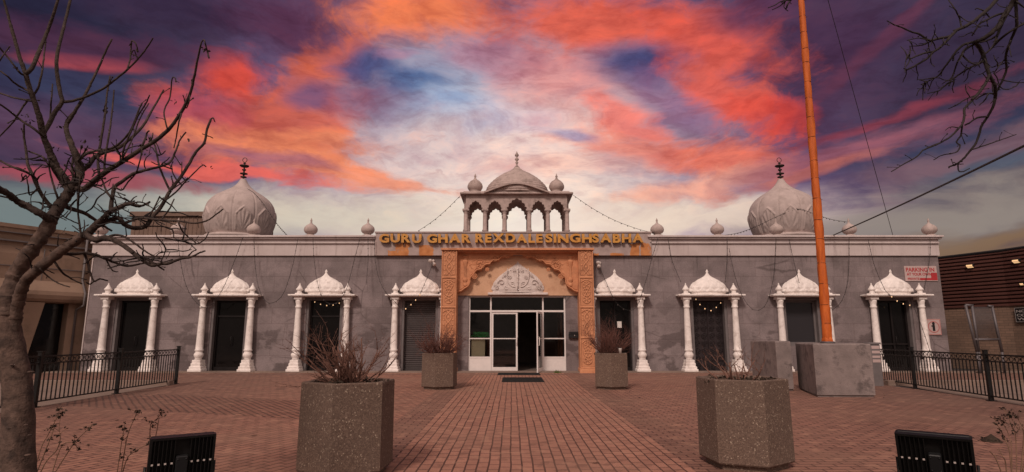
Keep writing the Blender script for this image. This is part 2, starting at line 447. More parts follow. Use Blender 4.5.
# brick paving
def mat_paving():
    m, t, bs = material('brick_paving')
    pos = t.new('ShaderNodeNewGeometry').outputs['Position']
    wob = t.mix(1.0, pos, t.mix(1.0, t.noise(pos, 1.3, 2, 0.5, color=True), (0.03, 0.03, 0.03, 1), 'MULTIPLY'), 'ADD')
    sep = t.new('ShaderNodeSeparateXYZ'); t.link(pos, sep.inputs[0]); X = sep.outputs[0]; Y = sep.outputs[1]
    def brick(rot, w, h, c1, c2, off=0.5, mort=0.010):
        br = t.new('ShaderNodeTexBrick'); t.link(t.mapping(wob, rot=(0, 0, R(rot))), br.inputs['Vector'])
        br.offset = off
        br.inputs['Scale'].default_value = 1; br.inputs['Brick Width'].default_value = w; br.inputs['Row Height'].default_value = h
        br.inputs['Mortar Size'].default_value = mort; br.inputs['Mortar Smooth'].default_value = 0.3
        br.inputs['Color1'].default_value = c1+(1,); br.inputs['Color2'].default_value = c2+(1,); br.inputs['Mortar'].default_value = (0.080, 0.040, 0.032, 1)
        return br.outputs['Color'], br.outputs['Fac']
    cen = brick(90, 0.235, 0.118, (0.355, 0.178, 0.130), (0.290, 0.143, 0.106))
    band = brick(0, 0.235, 0.118, (0.245, 0.128, 0.096), (0.200, 0.106, 0.082), mort=0.012)
    side = brick(0, 0.235, 0.118, (0.300, 0.152, 0.114), (0.235, 0.121, 0.093), mort=0.013)
    left = brick(-67, 0.235, 0.118, (0.320, 0.158, 0.115), (0.250, 0.125, 0.094), mort=0.011)
    herr = brick(54, 0.235, 0.118, (0.245, 0.115, 0.082), (0.205, 0.098, 0.072), mort=0.020)
    def inside(v, a, b): return t.math('MULTIPLY', t.math('GREATER_THAN', v, a), t.math('LESS_THAN', v, b))
    def mixp(f, A, B): return (t.mix(f, A[0], B[0]), t.math('ADD', t.math('MULTIPLY', A[1], t.math('SUBTRACT', 1.0, f)), t.math('MULTIPLY', B[1], f)))
    out = mixp(t.math('LESS_THAN', X, -1.85), side, left)
    d = t.math('ADD', t.math('MULTIPLY', X, 0.35), Y)
    hm = t.math('MULTIPLY', inside(X, -9.3, -2.6), inside(d, 8.6, 11.0))
    out = mixp(hm, out, herr)
    out = mixp(inside(X, -1.85, 2.39), out, band)
    out = mixp(inside(X, -1.29, 1.84), out, cen)
    far = t.math('MULTIPLY', t.math('GREATER_THAN', Y, 20.4), t.math('LESS_THAN', Y, 20.9))
    out = mixp(far, out, band)
    # dust, damp and footfall; vignette darkening painted in towards both sides
    n1 = t.noise(pos, 0.45, 6, 0.6)
    c = t.mix(t.maprange(n1, 0.42, 0.68, 0, 0.55), out[0], (0.235, 0.135, 0.100, 1))
    ax = t.math('ABSOLUTE', t.math('SUBTRACT', X, 0.3))
    n4 = t.noise(t.mapping(pos, scale=(1, 1, 1)), 0.16, 4, 0.6)
    dust_vignette = t.math('MULTIPLY', t.maprange(t.math('ADD', ax, t.math('MULTIPLY', n4, 3.0)), 4.8, 11.5, 0, 0.55), 1.0)
    c = t.mix(dust_vignette, c, (0.122, 0.077, 0.065, 1))
    n2 = t.noise(pos, 3.2, 6, 0.7)
    c = t.mix(0.65, c, t.ramp(n2, [(0.3, 0.70), (0.62, 1.08)]), 'MULTIPLY')
    n3 = t.noise(pos, 60, 3, 0.7)
    c = t.mix(0.4, c, t.ramp(n3, [(0.3, 0.55), (0.7, 1.0)]), 'MULTIPLY')
    # single odd bricks and sandy joints
    odd = t.noise(t.mapping(pos, scale=(4.3, 4.3, 1)), 1.0, 0, 0.5)
    c = t.mix(t.maprange(odd, 0.66, 0.70, 0, 0.35), c, (0.12, 0.062, 0.048, 1)); c = t.mix(t.maprange(odd, 0.33, 0.29, 0, 0.30), c, (0.36, 0.205, 0.145, 1))
    sp = t.maprange(t.noise(pos, 1.15, 2, 0.4), 0.70, 0.74, 0, 0.45)
    c = t.mix(sp, c, (0.06, 0.035, 0.03, 1))
    c = t.mix(1.0, c, (1.25, 1.22, 1.18, 1), 'MULTIPLY')
    t.link(c, bs.inputs['Base Color']); t.link(t.maprange(n1, 0.3, 0.7, 0.72, 0.92), bs.inputs['Roughness'])
    bs.inputs['Specular IOR Level'].default_value = 0.3
    b = t.new('ShaderNodeBump'); b.inputs['Strength'].default_value = 0.6; b.inputs['Distance'].default_value = 0.008; 
    hgt = t.math('ADD', t.math('MULTIPLY', out[1], -1.0), t.math('MULTIPLY', n3, 0.25))
    t.link(hgt, b.inputs['Height']); t.link(b.outputs[0], bs.inputs['Normal'])
    return m
M['paving'] = mat_paving()
# ================================================================== THE SETTING
g = MB(); g.add([(-300,-120,-0.008),(300,-120,-0.008),(300,500,-0.008),(-300,500,-0.008)], [(0,1,2,3)])
M['asphalt'] = mat('asphalt', (0.055, 0.047, 0.045), 0.95, 0.2, 0.8, bump=0.5, bscale=80, coords='Pos')
g.build('ground', M['asphalt'], kind='structure')
g = MB(); g.add([(-9.3,-8,0),(10.22,-8,0),(10.22,21.42,0),(-9.3,21.42,0)], [(0,1,2,3)])
for x0, x1 in ((-16.9, -9.3), (10.22, 24.0)): g.add([(x0,16.4,0),(x1,16.4,0),(x1,21.42,0),(x0,21.42,0)], [(0,1,2,3)])
g.build('paving', M['paving'], kind='structure')
# concrete walk along the foot of the wall, the side walks behind the railings and their raised strips
g = MB(); g.cbox(-9.3, 10.22, 21.42, 22.05, -0.01, 0.045, 0.012)
g.build('wall_kerb', M['slab'], kind='structure')
g = MB()
for x0, x1 in ((-16.9, -9.305), (10.225, 24.0)):
    pass
    g.cbox(x0, x1, 16.2, 16.4, -0.01, 0.13, 0.01)
    g.box(x0, x1, 21.42, 22.05, -0.01, 0.043)
for side in (-1, 1):
    e = (lambda y: -8.93-0.0726*(y-10.0)) if side < 0 else (lambda y: 9.72+0.127*(y-10.0))
    far = side*26
    g.add([(e(5.4),5.4,0.004),(far,5.4,0.004),(far,16.3,0.004),(e(16.3),16.3,0.004)][::side], [(0,1,2,3)])
g.build('sidewalk', M['slab'], kind='structure')
g = MB(); g.box(-9.28, 10.2, 1.6, 5.35, -0.01, 0.012)
g.build('planting_bed', M['soil'], kind='structure')

# ================================================================== THE TEMPLE
WY = 22.0
TX = 0.22
O = Vector((TX, WY, 0))
temple = empty('temple', O, label='long grey temple with white onion domes and orange carved entrance', cat='temple')
def part(mb, name, m, parent=temple, org=O, **k):
    mb.v = [(x-org[0], y-org[1], z-org[2]) for x, y, z in mb.v]
    return mb.build(name, m, parent, **k)

doorX = [-14.26, -10.64, -7.07, -3.47, 3.90, 7.42, 10.92, 14.40]
holes = []
for i, x in enumerate(doorX):
    z0 = 0.0 if i != 6 else 0.95
    holes.append((x-0.68, x+0.68, z0, 2.72))
SX0, SX1, SZ = -1.64, 2.02, 2.82
holes.append((SX0, SX1, 0.0, SZ))
WX0, WX1, WZ = -16.0, 16.28, 4.335
def wall_with_holes():
    xs = sorted({WX0, WX1} | {h[0] for h in holes} | {h[1] for h in holes})
    zs = sorted({0.0, WZ} | {h[2] for h in holes} | {h[3] for h in holes})
    def solid(i, j):
        if i < 0 or j < 0 or i >= len(xs)-1 or j >= len(zs)-1: return False
        cx = (xs[i]+xs[i+1])/2; cz = (zs[j]+zs[j+1])/2
        return not any(h[0] < cx < h[1] and h[2] < cz < h[3] for h in holes)
    mb = MB(); y0, y1 = WY, WY+0.4
    for i in range(len(xs)-1):
        for j in range(len(zs)-1):
            if not solid(i, j): continue
            a, b, c, d = xs[i], xs[i+1], zs[j], zs[j+1]
            mb.add([(a,y0,c),(b,y0,c),(b,y0,d),(a,y0,d)], [(0,1,2,3)])
            mb.add([(a,y1,c),(b,y1,c),(b,y1,d),(a,y1,d)], [(3,2,1,0)])
            if not solid(i-1, j): mb.add([(a,y0,c),(a,y1,c),(a,y1,d),(a,y0,d)], [(3,2,1,0)])
            if not solid(i+1, j): mb.add([(b,y0,c),(b,y1,c),(b,y1,d),(b,y0,d)], [(0,1,2,3)])
            if not solid(i, j+1): mb.add([(a,y0,d),(b,y0,d),(b,y1,d),(a,y1,d)], [(0,1,2,3)])
            if not solid(i, j-1): mb.add([(a,y0,c),(b,y0,c),(b,y1,c),(a,y1,c)], [(3,2,1,0)])
    return mb
w = wall_with_holes()
w.box(WX0, WX0+0.4, WY+0.4, WY+15, 0, WZ)
w.box(WX1-0.4, WX1, WY+0.4, WY+15, 0, WZ)
w.box(WX0, WX1, WY+15, WY+15.4, 0, WZ)
part(w, 'wall', M['wall'])
w = MB(); w.box(WX0+0.1, WX1-0.1, WY+0.1, WY+15.3, 4.34, 4.6); w.box(-14.5, -10, 24.4, 27.8, 4.6, 5.35); w.box(10, 14.6, 24.4, 27.8, 4.6, 5.35)
part(w, 'roof', M['roof'])
# parapet: fascia, ledge, frieze and coping
w = MB()
for a, b in ((WX0-0.04, -5.22), (5.32, WX1+0.04)):
    w.box(a, b, 21.93, 22.3, 4.337, 4.80)
    w.cbox(a-0.05, b, 21.86, 22.3, 4.80, 4.86, 0.012)
    w.box(a, b, 21.92, 22.3, 4.86, 4.965)
    w.cbox(a-0.09, b+(0.09 if b > 10 else 0), 21.82, 22.34, 4.965, 5.03, 0.015)
    w.cbox(a-0.14, b+(0.14 if b > 10 else 0), 21.76, 22.38, 5.03, 5.10, 0.02)
for x in (WX0-0.04, WX1-0.3):
    w.box(x, x+0.34, 22.3, 37.3, 4.337, 5.0)
w.box(-5.22, 5.32, 22.25, 22.4, 4.337, 5.2)
part(w, 'parapet', M['parapet'])
w = MB(); w.box(WX0-0.02, WX0+0.02, 21.97, 22.4, 0.0, 4.33); part(w, 'corner_strip', M['parapet'])

# parapet finials
def onion(mb, x, y, z, s=1.0, n=20):
    p = [(0.20,0),(0.20,0.05),(0.13,0.07),(0.13,0.10),(0.20,0.13),(0.245,0.20),(0.255,0.27),(0.235,0.35),(0.17,0.43),(0.09,0.48),(0.045,0.52),(0.03,0.58),(0.042,0.62),(0.03,0.66),(0.0,0.74)]
    mb.lathe([(r*s, h*s) for r, h in p], (x, y, z), n, mod=lambda t, zz: 1+0.035*abs(math.cos(6*t)) if 0.14 < zz/s < 0.42 else 1)
for px in (101, 178, 254, 311, 368, 657, 717, 776, 849, 929):
    X = at(px, 230, 22.1).x
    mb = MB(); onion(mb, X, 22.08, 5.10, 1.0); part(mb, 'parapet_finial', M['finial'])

# ---- big domes
def interp(P, z):
    for (r0, z0), (r1, z1) in zip(P, P[1:]):
        if z0 <= z <= z1:
            t = (z-z0)/(z1-z0) if z1 > z0 else 0; return r0+(r1-r0)*t
    return P[-1][0]
def refine(P, k):
    V = catmull([(r, z, 0) for r, z in P], k)
    return [(max(v.x, 0), v.y) for v in V]
def big_dome(cx, cy, rot):
    P = refine([(1.28,5.30),(1.28,5.62),(1.22,5.70),(1.34,5.95),(1.46,6.35),(1.50,6.70),(1.46,7.00),(1.37,7.25),(1.18,7.49),(0.92,7.69),(0.63,7.87),(0.41,8.04),(0.24,8.23),(0.12,8.45)], 14)
    N = 10
    def mod(t, z):
        u = ((t+rot) / (2*PI) * N) % 1.0 - 0.5      # -.5 .. .5 across one gore
        k = 1.0
        if 5.75 < z < 8.1: k -= 0.022*math.exp(-((abs(u)-0.5)/0.03)**2)
        zz = (z-5.85)/1.08                            # petal arch in the lower half
        if -0.05 < zz < 1.1:
            # signed distance-like value to a pointed arch
            au = abs(u); top = 1.0-1.15*au**1.15
            e = min((0.34-au)*1.0, (top-zz)*0.42) if zz > 0 else -1
            if e > -0.02:
                k += 0.034*math.exp(-((e-0.016)/0.020)**2)
                if e > 0.03:
                    a = math.atan2(u*2.2, zz*0.9+0.02)
                    k += (0.010+0.012*math.cos(a*11))*min(1, (e-0.03)/0.03)*min(1, zz*4)
        return k
    mb = MB(); mb.lathe(P, (cx, cy, 0), 320, mod=mod)
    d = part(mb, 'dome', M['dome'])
    mb = MB()
    f = [(0.12,8.46),(0.05,8.5),(0.05,8.58),(0.17,8.60),(0.17,8.64),(0.05,8.66),(0.06,8.74),(0.21,8.77),(0.21,8.80),(0.06,8.83),(0.045,8.93),(0.11,8.95),(0.11,9.0),(0.04,9.02),(0.04,9.1),(0.20,9.12),(0.26,9.16),(0.26,9.19),(0.06,9.22),(0.045,9.27),(0.09,9.30),(0.03,9.33)]
    f = [(r*0.8, 8.40+(z-8.46)*0.97) for r, z in f]
    mb.lathe(f, (cx, cy, 0), 16)
    mb.tube([(cx+0.10*math.sin(a), cy, 9.37-0.11*math.cos(a)) for a in [i*PI*2/16 for i in range(17)]], 0.015, 6)
    part(mb, 'finial', M['brass'], d)
    mb = MB(); mb.lathe([(1.42,5.28),(1.42,5.40),(1.35,5.44),(1.35,5.58),(1.44,5.62),(1.40,5.72),(1.24,5.77)], (cx, cy, 0), 48)
    part(mb, 'drum', M['dome'], d)
big_dome(at(240.5, 215, 26).x, 26, 0.1)
big_dome(at(783.5, 215, 26).x, 26, 0.25)

# ---- rooftop pavilion
CY0, CY1 = 22.55, 23.95
colX = [-1.83, -1.07, -0.30, 0.68, 1.42, 2.18]
zs0, zsp, ztop = 5.16, 6.22, 6.86
mb = MB()
mb.box(-2.08, 2.44, 22.26, 24.2, 4.6, 5.165)
def bay(xa, xb, y0, y1, zpk, alongx=True, fixed=None):
    """arched panel between two columns with a cusped opening"""
    hw = (xb-xa)/2; cx = (xa+xb)/2
    pts = []
    k = 5; base = [(-1, 0), (-0.80, 0.30), (-0.52, 0.62), (-0.24, 0.84), (0, 1.0), (0.24, 0.84), (0.52, 0.62), (0.80, 0.30), (1, 0)]
    w_ = hw-0.085
    for i in range(len(base)-1):
        a, b = base[i], base[i+1]
        mx, mz = (a[0]+b[0])/2, (a[1]+b[1])/2
        nx, nz = -(b[1]-a[1]), (b[0]-a[0])
        for s_ in (0, 0.25, 0.5, 0.75):
            bu = 0.32*math.sin(s_*PI) * (1 if i not in (3, 4) else 0.15)
            pts.append((a[0]+(b[0]-a[0])*s_ + nx*bu, a[1]+(b[1]-a[1])*s_ + nz*bu))
    pts.append(base[-1])
    poly = [(xa, zsp), (xa, ztop), (xb, ztop), (xb, zsp)]
    arch = [(cx + p[0]*w_, zsp + min(p[1]*(zpk-zsp), ztop-zsp-0.05)) for p in pts]
    poly = [(xa, ztop), (xb, ztop), (xb, zsp)] + arch[::-1] + [(xa, zsp)]
    if alongx: mb.prism(poly[::-1], y0, y1)
    else:
        t = MB(); t.prism(poly[::-1], y0, y1)
        mb.add([(fixed + (y-y0), x, z) for x, y, z in t.v], t.f)
for y0 in (CY0-0.08, CY1-0.08):
    for i in range(5):
        bay(colX[i], colX[i+1], y0, y0+0.16, 6.72 if i == 2 else 6.62)
for xf in (colX[0]-0.08, colX[5]-0.08):
    bay(CY0+0.085, CY1-0.085, 0, 0.16, 6.62, False, xf)
# eave slab with curved centre
mb.cbox(-2.06, 2.42, 22.30, 24.25, 6.862, 6.93, 0.02)
mb.cbox(-1.93, 2.29, 22.42, 24.1, 6.93, 6.99, 0.02)
arc = [(-1.1+2.56*i/16+0.0, 6.93+0.36*math.sin(PI*i/16)**1.2) for i in range(17)]
mb.prism([(x, z) for x, z in arc] + [(x, z-0.065) for x, z in arc[::-1]], 22.18, 22.9)
mb.prism([(x, z-0.07) for x, z in arc[1:-1]] + [(1.40, 6.87), (-1.04, 6.87)], 22.36, 22.8)
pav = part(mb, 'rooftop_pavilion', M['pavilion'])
for y in (CY0, CY1):
    for x in colX:
        mb = MB()
        mb.cbox(x-0.115, x+0.115, y-0.115, y+0.115, zs0, zs0+0.20, 0.01)
        mb.lathe([(0.10,0.20),(0.115,0.26),(0.085,0.31),(0.082,0.9),(0.07,0.93),(0.10,0.97),(0.10,1.0),(0.13,1.05)], (x, y, zs0), 12)
        mb.cbox(x-0.13, x+0.13, y-0.13, y+0.13, zsp-0.02, zsp+0.06, 0.01)
        part(mb, 'column', M['pavilion'], pav)
mb = MB()
P = refine([(1.24,6.99),(1.27,7.12),(1.23,7.28),(1.11,7.46),(0.86,7.70),(0.56,7.90),(0.30,8.03),(0.15,8.14),(0.09,8.23)], 8)
mb.lathe(P, (0.2, 23.2, 0), 72, sy=0.75, mod=lambda t, z: 1+0.012*math.cos((z-6.99)*62) + 0.008*abs(math.cos(t*12)))
dm = part(mb, 'dome', M['pavilion'], pav)
mb = MB(); mb.lathe([(r, 8.21+(z-8.10)*1.18) for r, z in [(0.09,8.10),(0.035,8.16),(0.03,8.22),(0.075,8.25),(0.03,8.29),(0.05,8.33),(0.095,8.38),(0.05,8.43),(0.03,8.46),(0.075,8.50),(0.085,8.54),(0.04,8.60),(0.0,8.68)]], (0.2, 23.2, 0), 14)
part(mb, 'finial', M['pavilion'], pav)
for x in (-1.49, 1.80):
    mb = MB()
    mb.lathe([(0.24,6.99),(0.25,7.03),(0.20,7.06),(0.25,7.10),(0.295,7.19),(0.30,7.28),(0.265,7.38),(0.19,7.47),(0.10,7.53),(0.05,7.58),(0.035,7.64),(0.05,7.68),(0.03,7.72),(0.0,7.82)], (x, 22.75, 0), 24, mod=lambda t, z: 1+0.03*abs(math.cos(7*t)) if 7.1 < z < 7.5 else 1)
    part(mb, 'small_dome', M['pavilion'], pav)

# ---- the eight flanking doorways
def column_profile():
    return [(0.14,0.44),(0.115,0.50),(0.13,0.53),(0.165,0.60),(0.165,0.66),(0.125,0.72),(0.12,0.75),(0.15,0.78),(0.15,0.82),(0.13,0.84),
            (0.130,1.0),(0.118,1.6),(0.100,2.28),(0.096,2.34),(0.118,2.36),(0.118,2.40),(0.10,2.42),(0.105,2.50),(0.125,2.58),(0.135,2.66)]
def doorway(i, x):
    jy = WY+0.10
    mb = MB()
    mb.cbox(x-1.16, x+1.16, 21.60, 22.0, 2.765, 2.795, 0.008)
    mb.cbox(x-1.24, x+1.24, 21.54, 22.0, 2.795, 2.845, 0.012)
    dw = part(mb, 'doorway', M['white'])
    for s in (-1, 1):
        cx = x+s*0.90; cy = 21.80
        mb = MB()
        mb.cbox(cx-0.25, cx+0.25, cy-0.25, 22.0, 0.0, 0.13, 0.015)
        mb.cbox(cx-0.215, cx+0.215, cy-0.215, 22.0, 0.13, 0.22, 0.012)
        mb.cbox(cx-0.18, cx+0.18, cy-0.18, 22.0, 0.22, 0.34, 0.012)
        mb.cbox(cx-0.155, cx+0.155, cy-0.155, 22.0, 0.34, 0.45, 0.012)
        mb.lathe(refine(column_profile(), 1), (cx, cy, 0), 32, mod=lambda t, z: 1-0.05*abs(math.sin(8*t)) if 0.86 < z < 2.33 else 1)
        mb.cbox(cx-0.15, cx+0.15, cy-0.15, 22.0, 2.66, 2.762, 0.012)
        part(mb, 'column', M['white'], dw)
        mb = MB()
        mb.cbox(cx-0.13, cx+0.13, cy-0.13, cy+0.13, 2.845, 2.90, 0.01)
        mb.lathe([(0.11,2.90),(0.085,2.93),(0.085,2.99),(0.13,3.02),(0.13,3.05),(0.09,3.10),(0.05,3.17),(0.022,3.22),(0.028,3.24),(0,3.29)], (cx, cy, 0), 12)
        part(mb, 'finial', M['white'], dw)
    # arched hood, a half onion in relief
    P = refine([(0.66,0),(0.70,0.05),(0.72,0.14),(0.705,0.26),(0.63,0.40),(0.49,0.53),(0.31,0.63),(0.16,0.71),(0.075,0.79),(0.04,0.86),(0.055,0.90),(0.035,0.94),(0.0,1.0)], 4)
    def mod(t, z):
        u = (t/PI*7) % 1.0; tri = 1-abs(2*u-1)
        k = 1.0
        if 0.06 < z < 0.09: k -= 0.02
        if 0.09 <= z < 0.12+0.13*tri: k += 0.12
        u2 = (t/PI*7+0.5) % 1.0; tri2 = 1-abs(2*u2-1)
        if 0.25 < z < 0.60 and z < 0.30+0.16*tri2: k += 0.06
        return k
    mb = MB(); P = [(r*0.95, z*0.98) for r, z in P]
    mb.lathe(P, (x, 21.99, 2.845), 112, a0=PI, a1=2*PI, sy=0.42, mod=mod)
    part(mb, 'arch_hood', M['white'], dw)
    # jambs
    mb = MB()
    z0 = holes[i][2]
    for s in (-1, 1):
        a, b = sorted((x+s*0.677, x+s*0.59)); mb.box(a, b, WY+0.03, WY+0.36, z0, 2.717)
    mb.box(x-0.59, x+0.59, WY+0.03, WY+0.36, 2.64, 2.717)
    if z0: mb.box(x-0.59, x+0.59, WY+0.03, WY+0.36, z0, z0+0.07)
    part(mb, 'jamb', M['jamb'], dw)
    mb = MB(); y = WY+0.26
    if i == 3:      # roller shutter
        n = 34
        prof = []
        for k in range(n):
            za = 2.64*k/n; zb = 2.64*(k+1)/n
            prof += [(y, za), (y-0.022, za+(zb-za)*0.3), (y-0.022, za+(zb-za)*0.75), (y-0.004, zb)]
        V = []; F = []
        for (yy, zz) in prof: V += [(x-0.59, yy, zz), (x+0.59, yy, zz)]
        for k in range(len(prof)-1): F.append((2*k, 2*k+1, 2*k+3, 2*k+2))
        mb.add(V, F); mb.box(x-0.59, x+0.59, y+0.002, y+0.05, 0, 2.64); mb.box(x-0.59, x+0.59, y-0.04, y-0.023, 0.0, 0.09)
        part(mb, 'roller_shutter', M['shutter'], dw, label='dark grey ribbed roller shutter, closed')
    elif i == 6:
        mb.box(x-0.59, x+0.59, y, y+0.02, z0+0.07, 2.64); part(mb, 'window_pane', M['winglass'], dw)
        mb = MB()
        for a, b, c, d in ((x-0.59,x-0.52,z0+0.07,2.64),(x+0.52,x+0.59,z0+0.07,2.64),(x-0.52,x+0.52,z0+0.07,z0+0.14),(x-0.52,x+0.52,2.57,2.64)):
            mb.box(a, b, y-0.05, y-0.003, c, d)
        part(mb, 'window_frame', M['jamb'], dw)
    elif i == 5:    # patterned steel security door
        mb.box(x-0.59, x+0.59, y+0.03, y+0.05, 0, 2.64)
        for fx in range(4):
            for fz in range(9):
                cx2, cz2 = x-0.435+0.29*fx, 0.2+0.28*fz
                for a in range(6):
                    t = a*PI/3; mb.tube([(cx2, y+0.01, cz2), (cx2+0.10*math.cos(t), y+0.01, cz2+0.10*math.sin(t))], 0.010, 4)
                mb.tube([(cx2+0.11*math.cos(t), y+0.01, cz2+0.11*math.sin(t)) for t in [k*PI/8 for k in range(17)]], 0.008, 4)
        for xx in (-0.585, 0.0, 0.555): mb.box(x+xx, x+xx+0.03, y-0.02, y+0.028, 0, 2.64)
        part(mb, 'security_door', mat('security_door_steel', (0.035, 0.026, 0.028), 0.45, 0.2, 10, metal=0.3), dw, label='dark steel door with rows of rosettes')
    else:           # dark glazed double door
        zt = 2.64
        bars = [(x-0.59,x-0.52,0,zt),(x+0.52,x+0.59,0,zt),(x-0.52,x+0.52,0,0.16),(x-0.52,x+0.52,zt-0.08,zt)]
        if i in (4, 7): bars += [(x-0.03,x+0.03,0.16,zt-0.08),(x-0.52,x-0.03,0.98,1.05),(x+0.03,x+0.52,0.98,1.05)]
        if i in (1, 2): bars += [(x-0.52,x+0.52,2.02,2.08)]
        for a, b, c, d in bars:
            mb.box(a, b, y-0.045, y, c, d)
        mb.tube([(x+0.06, y-0.05, 0.95), (x+0.06, y-0.10, 0.97), (x+0.06, y-0.10, 1.28), (x+0.06, y-0.05, 1.3)], 0.012, 6)
        part(mb, 'door', M['doorblack'], dw)
        mb = MB(); mb.box(x-0.52, x+0.52, y-0.015, y-0.005, 0.16, zt-0.08) if False else mb.box(x-0.585, x+0.585, y+0.003, y+0.02, 0.0, zt)
        part(mb, 'door_glass', M['darkglass'], dw)
        if i == 4:
            mb = MB(); mb.box(x+0.08, x+0.25, y-0.052, y-0.047, 1.62, 1.86); part(mb, 'notice', M['white_plain'], dw, label='small white paper notice taped to the dark door')
for i, x in enumerate(doorX): doorway(i, x)

# ---- carved sandstone portal
PX = (-2.68, -2.09, 2.53, 3.10)
PO = (-2.62, -2.045, 2.475, 3.03)
def carve(u, w, W=0.58, H=1.10):
    """arabesque panel relief"""
    k = int(w / H); v = (w % H); cx = W/2
    du, dv = min(u, W-u), min(v, H-v)
    if du < 0.045: return 0.035
    if dv < 0.035: return 0.032
    if dv < 0.07 or du < 0.07: return 0.004
    x = (u-cx); z = v-H/2
    h = 0.006
    if k % 2 == 0:
        for cz in (-0.26, 0.0, 0.26):
            r = math.hypot(x, z-cz); a = math.atan2(z-cz, x)
            if r < 0.155: h = max(h, 0.012+0.022*max(0, math.cos(6*a+cz*9))*math.exp(-((r-0.085)/0.05)**2) + (0.028 if r < 0.03 else 0) + (0.018 if abs(r-0.14) < 0.013 else 0))
    else:
        s = 0.11*math.sin(z*9.0)
        h = max(h, 0.030*math.exp(-((x-s)/0.026)**2), 0.028*math.exp(-((x+s)/0.026)**2))
        for q in range(-3, 4):
            r = math.hypot(x, z-q*0.175)
            h = max(h, 0.034*math.exp(-(r/0.035)**2))
            r = math.hypot(abs(x)-0.165, z-q*0.175-0.087); h = max(h, 0.03*math.exp(-(r/0.03)**2))
    if v > H-0.30:      # small pointed arch heading each panel
        aa = (H-0.09-v); b = 0.035+0.17*math.sqrt(max(0, 1-(abs(x)/0.24)**1.5)) if abs(x) < 0.24 else 0
        if abs(0.21-aa-b) < 0.016: h = max(h, 0.03)
    return h
mb = MB()
# spandrel above the opening, with the cusped arch cut out of it
cusp = [(457.3,292.6),(464.0,289.6),(470.0,283.0),(473.3,275.9),(481.3,270.3),(489.5,265.0),(498.5,261.0),(508.5,257.4),(517.3,253.4)]
YS = 21.74
L = [at(a, b, YS) for a, b in cusp]; L = [(p.x, p.z) for p in L]
acx = 0.22; L[-1] = (acx, L[-1][1]); L[0] = (PX[1]+0.004, L[0][1])
def scal(a, b, bulge, n=5):
    out = []
    dx, dz = b[0]-a[0], b[1]-a[1]; nx, nz = -dz, dx
    for k in range(n):
        s_ = k/n; q = bulge*math.sin(s_*PI)
        out.append((a[0]+dx*s_+nx*q, a[1]+dz*s_+nz*q))
    return out
arcL = []
for i in range(len(L)-1):
    bu = -0.14 if i < 2 else (0.20 if i < 7 else 0.06)
    arcL += scal(L[i], L[i+1], bu)
arcR = [(2*acx-x, z) for x, z in arcL]
arch = arcL + [L[-1]] + arcR[::-1]
ZT = 4.41
poly = [(PX[1]+0.004, ZT)] + [(PX[1]+0.004, arch[0][1]+0.001)] + arch[1:-1] + [(2*acx-arch[0][0], arch[-1][1])]
xr = min(PX[2]-0.004, 2*acx-arch[0][0])
poly = [(PX[1]+0.004, ZT)] + arch[:-1] + [(xr, arch[-1][1]), (xr, ZT)]
mb.prism(poly, YS, 21.96)
mb.tube([(x, YS-0.012, z+0.045) for x, z in arch], 0.026, 5)
mb.tube([(x, YS-0.004, z+0.115) for x, z in arch], 0.014, 5)
# lintel
mb.cbox(PO[0]-0.03, PO[3]+0.03, 21.38, 22.0, 4.475, 4.55, 0.012)
mb.box(PX[1], PX[2], 21.52, 21.97, 4.41, 4.475)
mb.box(PX[1]+0.004, PX[2]-0.004, 21.70, 21.738, 4.34, 4.41)
# hanging lotus drops and rosettes carved on the spandrel
for sx in (-1, 1):
    X0 = acx+sx*1.98
    mb.lathe([(0.0,3.12),(0.05,3.14),(0.075,3.20),(0.05,3.27),(0.03,3.30),(0.08,3.34),(0.09,3.42),(0.06,3.47),(0.045,3.50),(0.055,3.9),(0.075,3.95),(0.10,4.05),(0.11,4.12),(0.06,4.16),(0.09,4.22),(0.12,4.28)], (X0, YS, 0), 12, a0=PI, a1=2*PI, sy=0.6)
    for (dx, z, r) in ((1.42, 3.98, 0.17), (0.86, 4.2, 0.10), (1.62, 3.52, 0.09), (1.15, 3.78, 0.06), (0.45, 4.29, 0.05)):
        cx3 = acx+sx*dx
        mb.tube([(cx3+r*math.cos(t), YS-0.006, z+r*math.sin(t)) for t in [k*PI/10 for k in range(21)]], 0.016, 5)
        for a in range(8):
            t = a*PI/4
            mb.lathe([(0.0,0.0),(r*0.22,r*0.28),(r*0.12,r*0.55),(0,r*0.62)], (0,0,0), 6) if False else mb.tube([(cx3+r*0.15*math.cos(t), YS-0.012, z+r*0.15*math.sin(t)), (cx3+r*0.5*math.cos(t), YS-0.02, z+r*0.5*math.sin(t)), (cx3+r*0.8*math.cos(t), YS-0.006, z+r*0.8*math.sin(t))], [0.008, 0.02, 0.006], 5)
    vs = random.Random(3)
    for k in range(14):   # trailing vine
        a = Vector((acx+sx*vs.uniform(0.7, 1.85), YS-0.002, vs.uniform(3.6, 4.32)))
        # stay above the arch line
        zl = max([z for x, z in arch if abs(x-a.x) < 0.12] + [3.2])
        if a.z < zl+0.2: continue
        pts = [a + Vector((0.10*t*math.cos(3*t+k), 0, 0.10*t*math.sin(3*t+k))) for t in [q*0.25 for q in range(7)]]
        mb.tube(pts, [0.005]+[0.013-0.0015*q for q in range(6)], 4)
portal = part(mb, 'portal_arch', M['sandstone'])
for xa, xb in ((PO[0], PO[1]), (PO[2], PO[3])):
    mb = MB(); W = xb-xa
    mb.box(xa, xb, 21.47, 22.0, 0.16, 4.473)
    mb.cbox(xa-0.03, xb+0.03, 21.40, 22.0, 0.0, 0.16, 0.012)
    mb.relief(xa, xb, 0.16, 4.473, 21.462, lambda u, w: carve(u*0.58/W, w), 0.016, skirt=0.006)
    part(mb, 'pillar', M['sandstone'], portal)
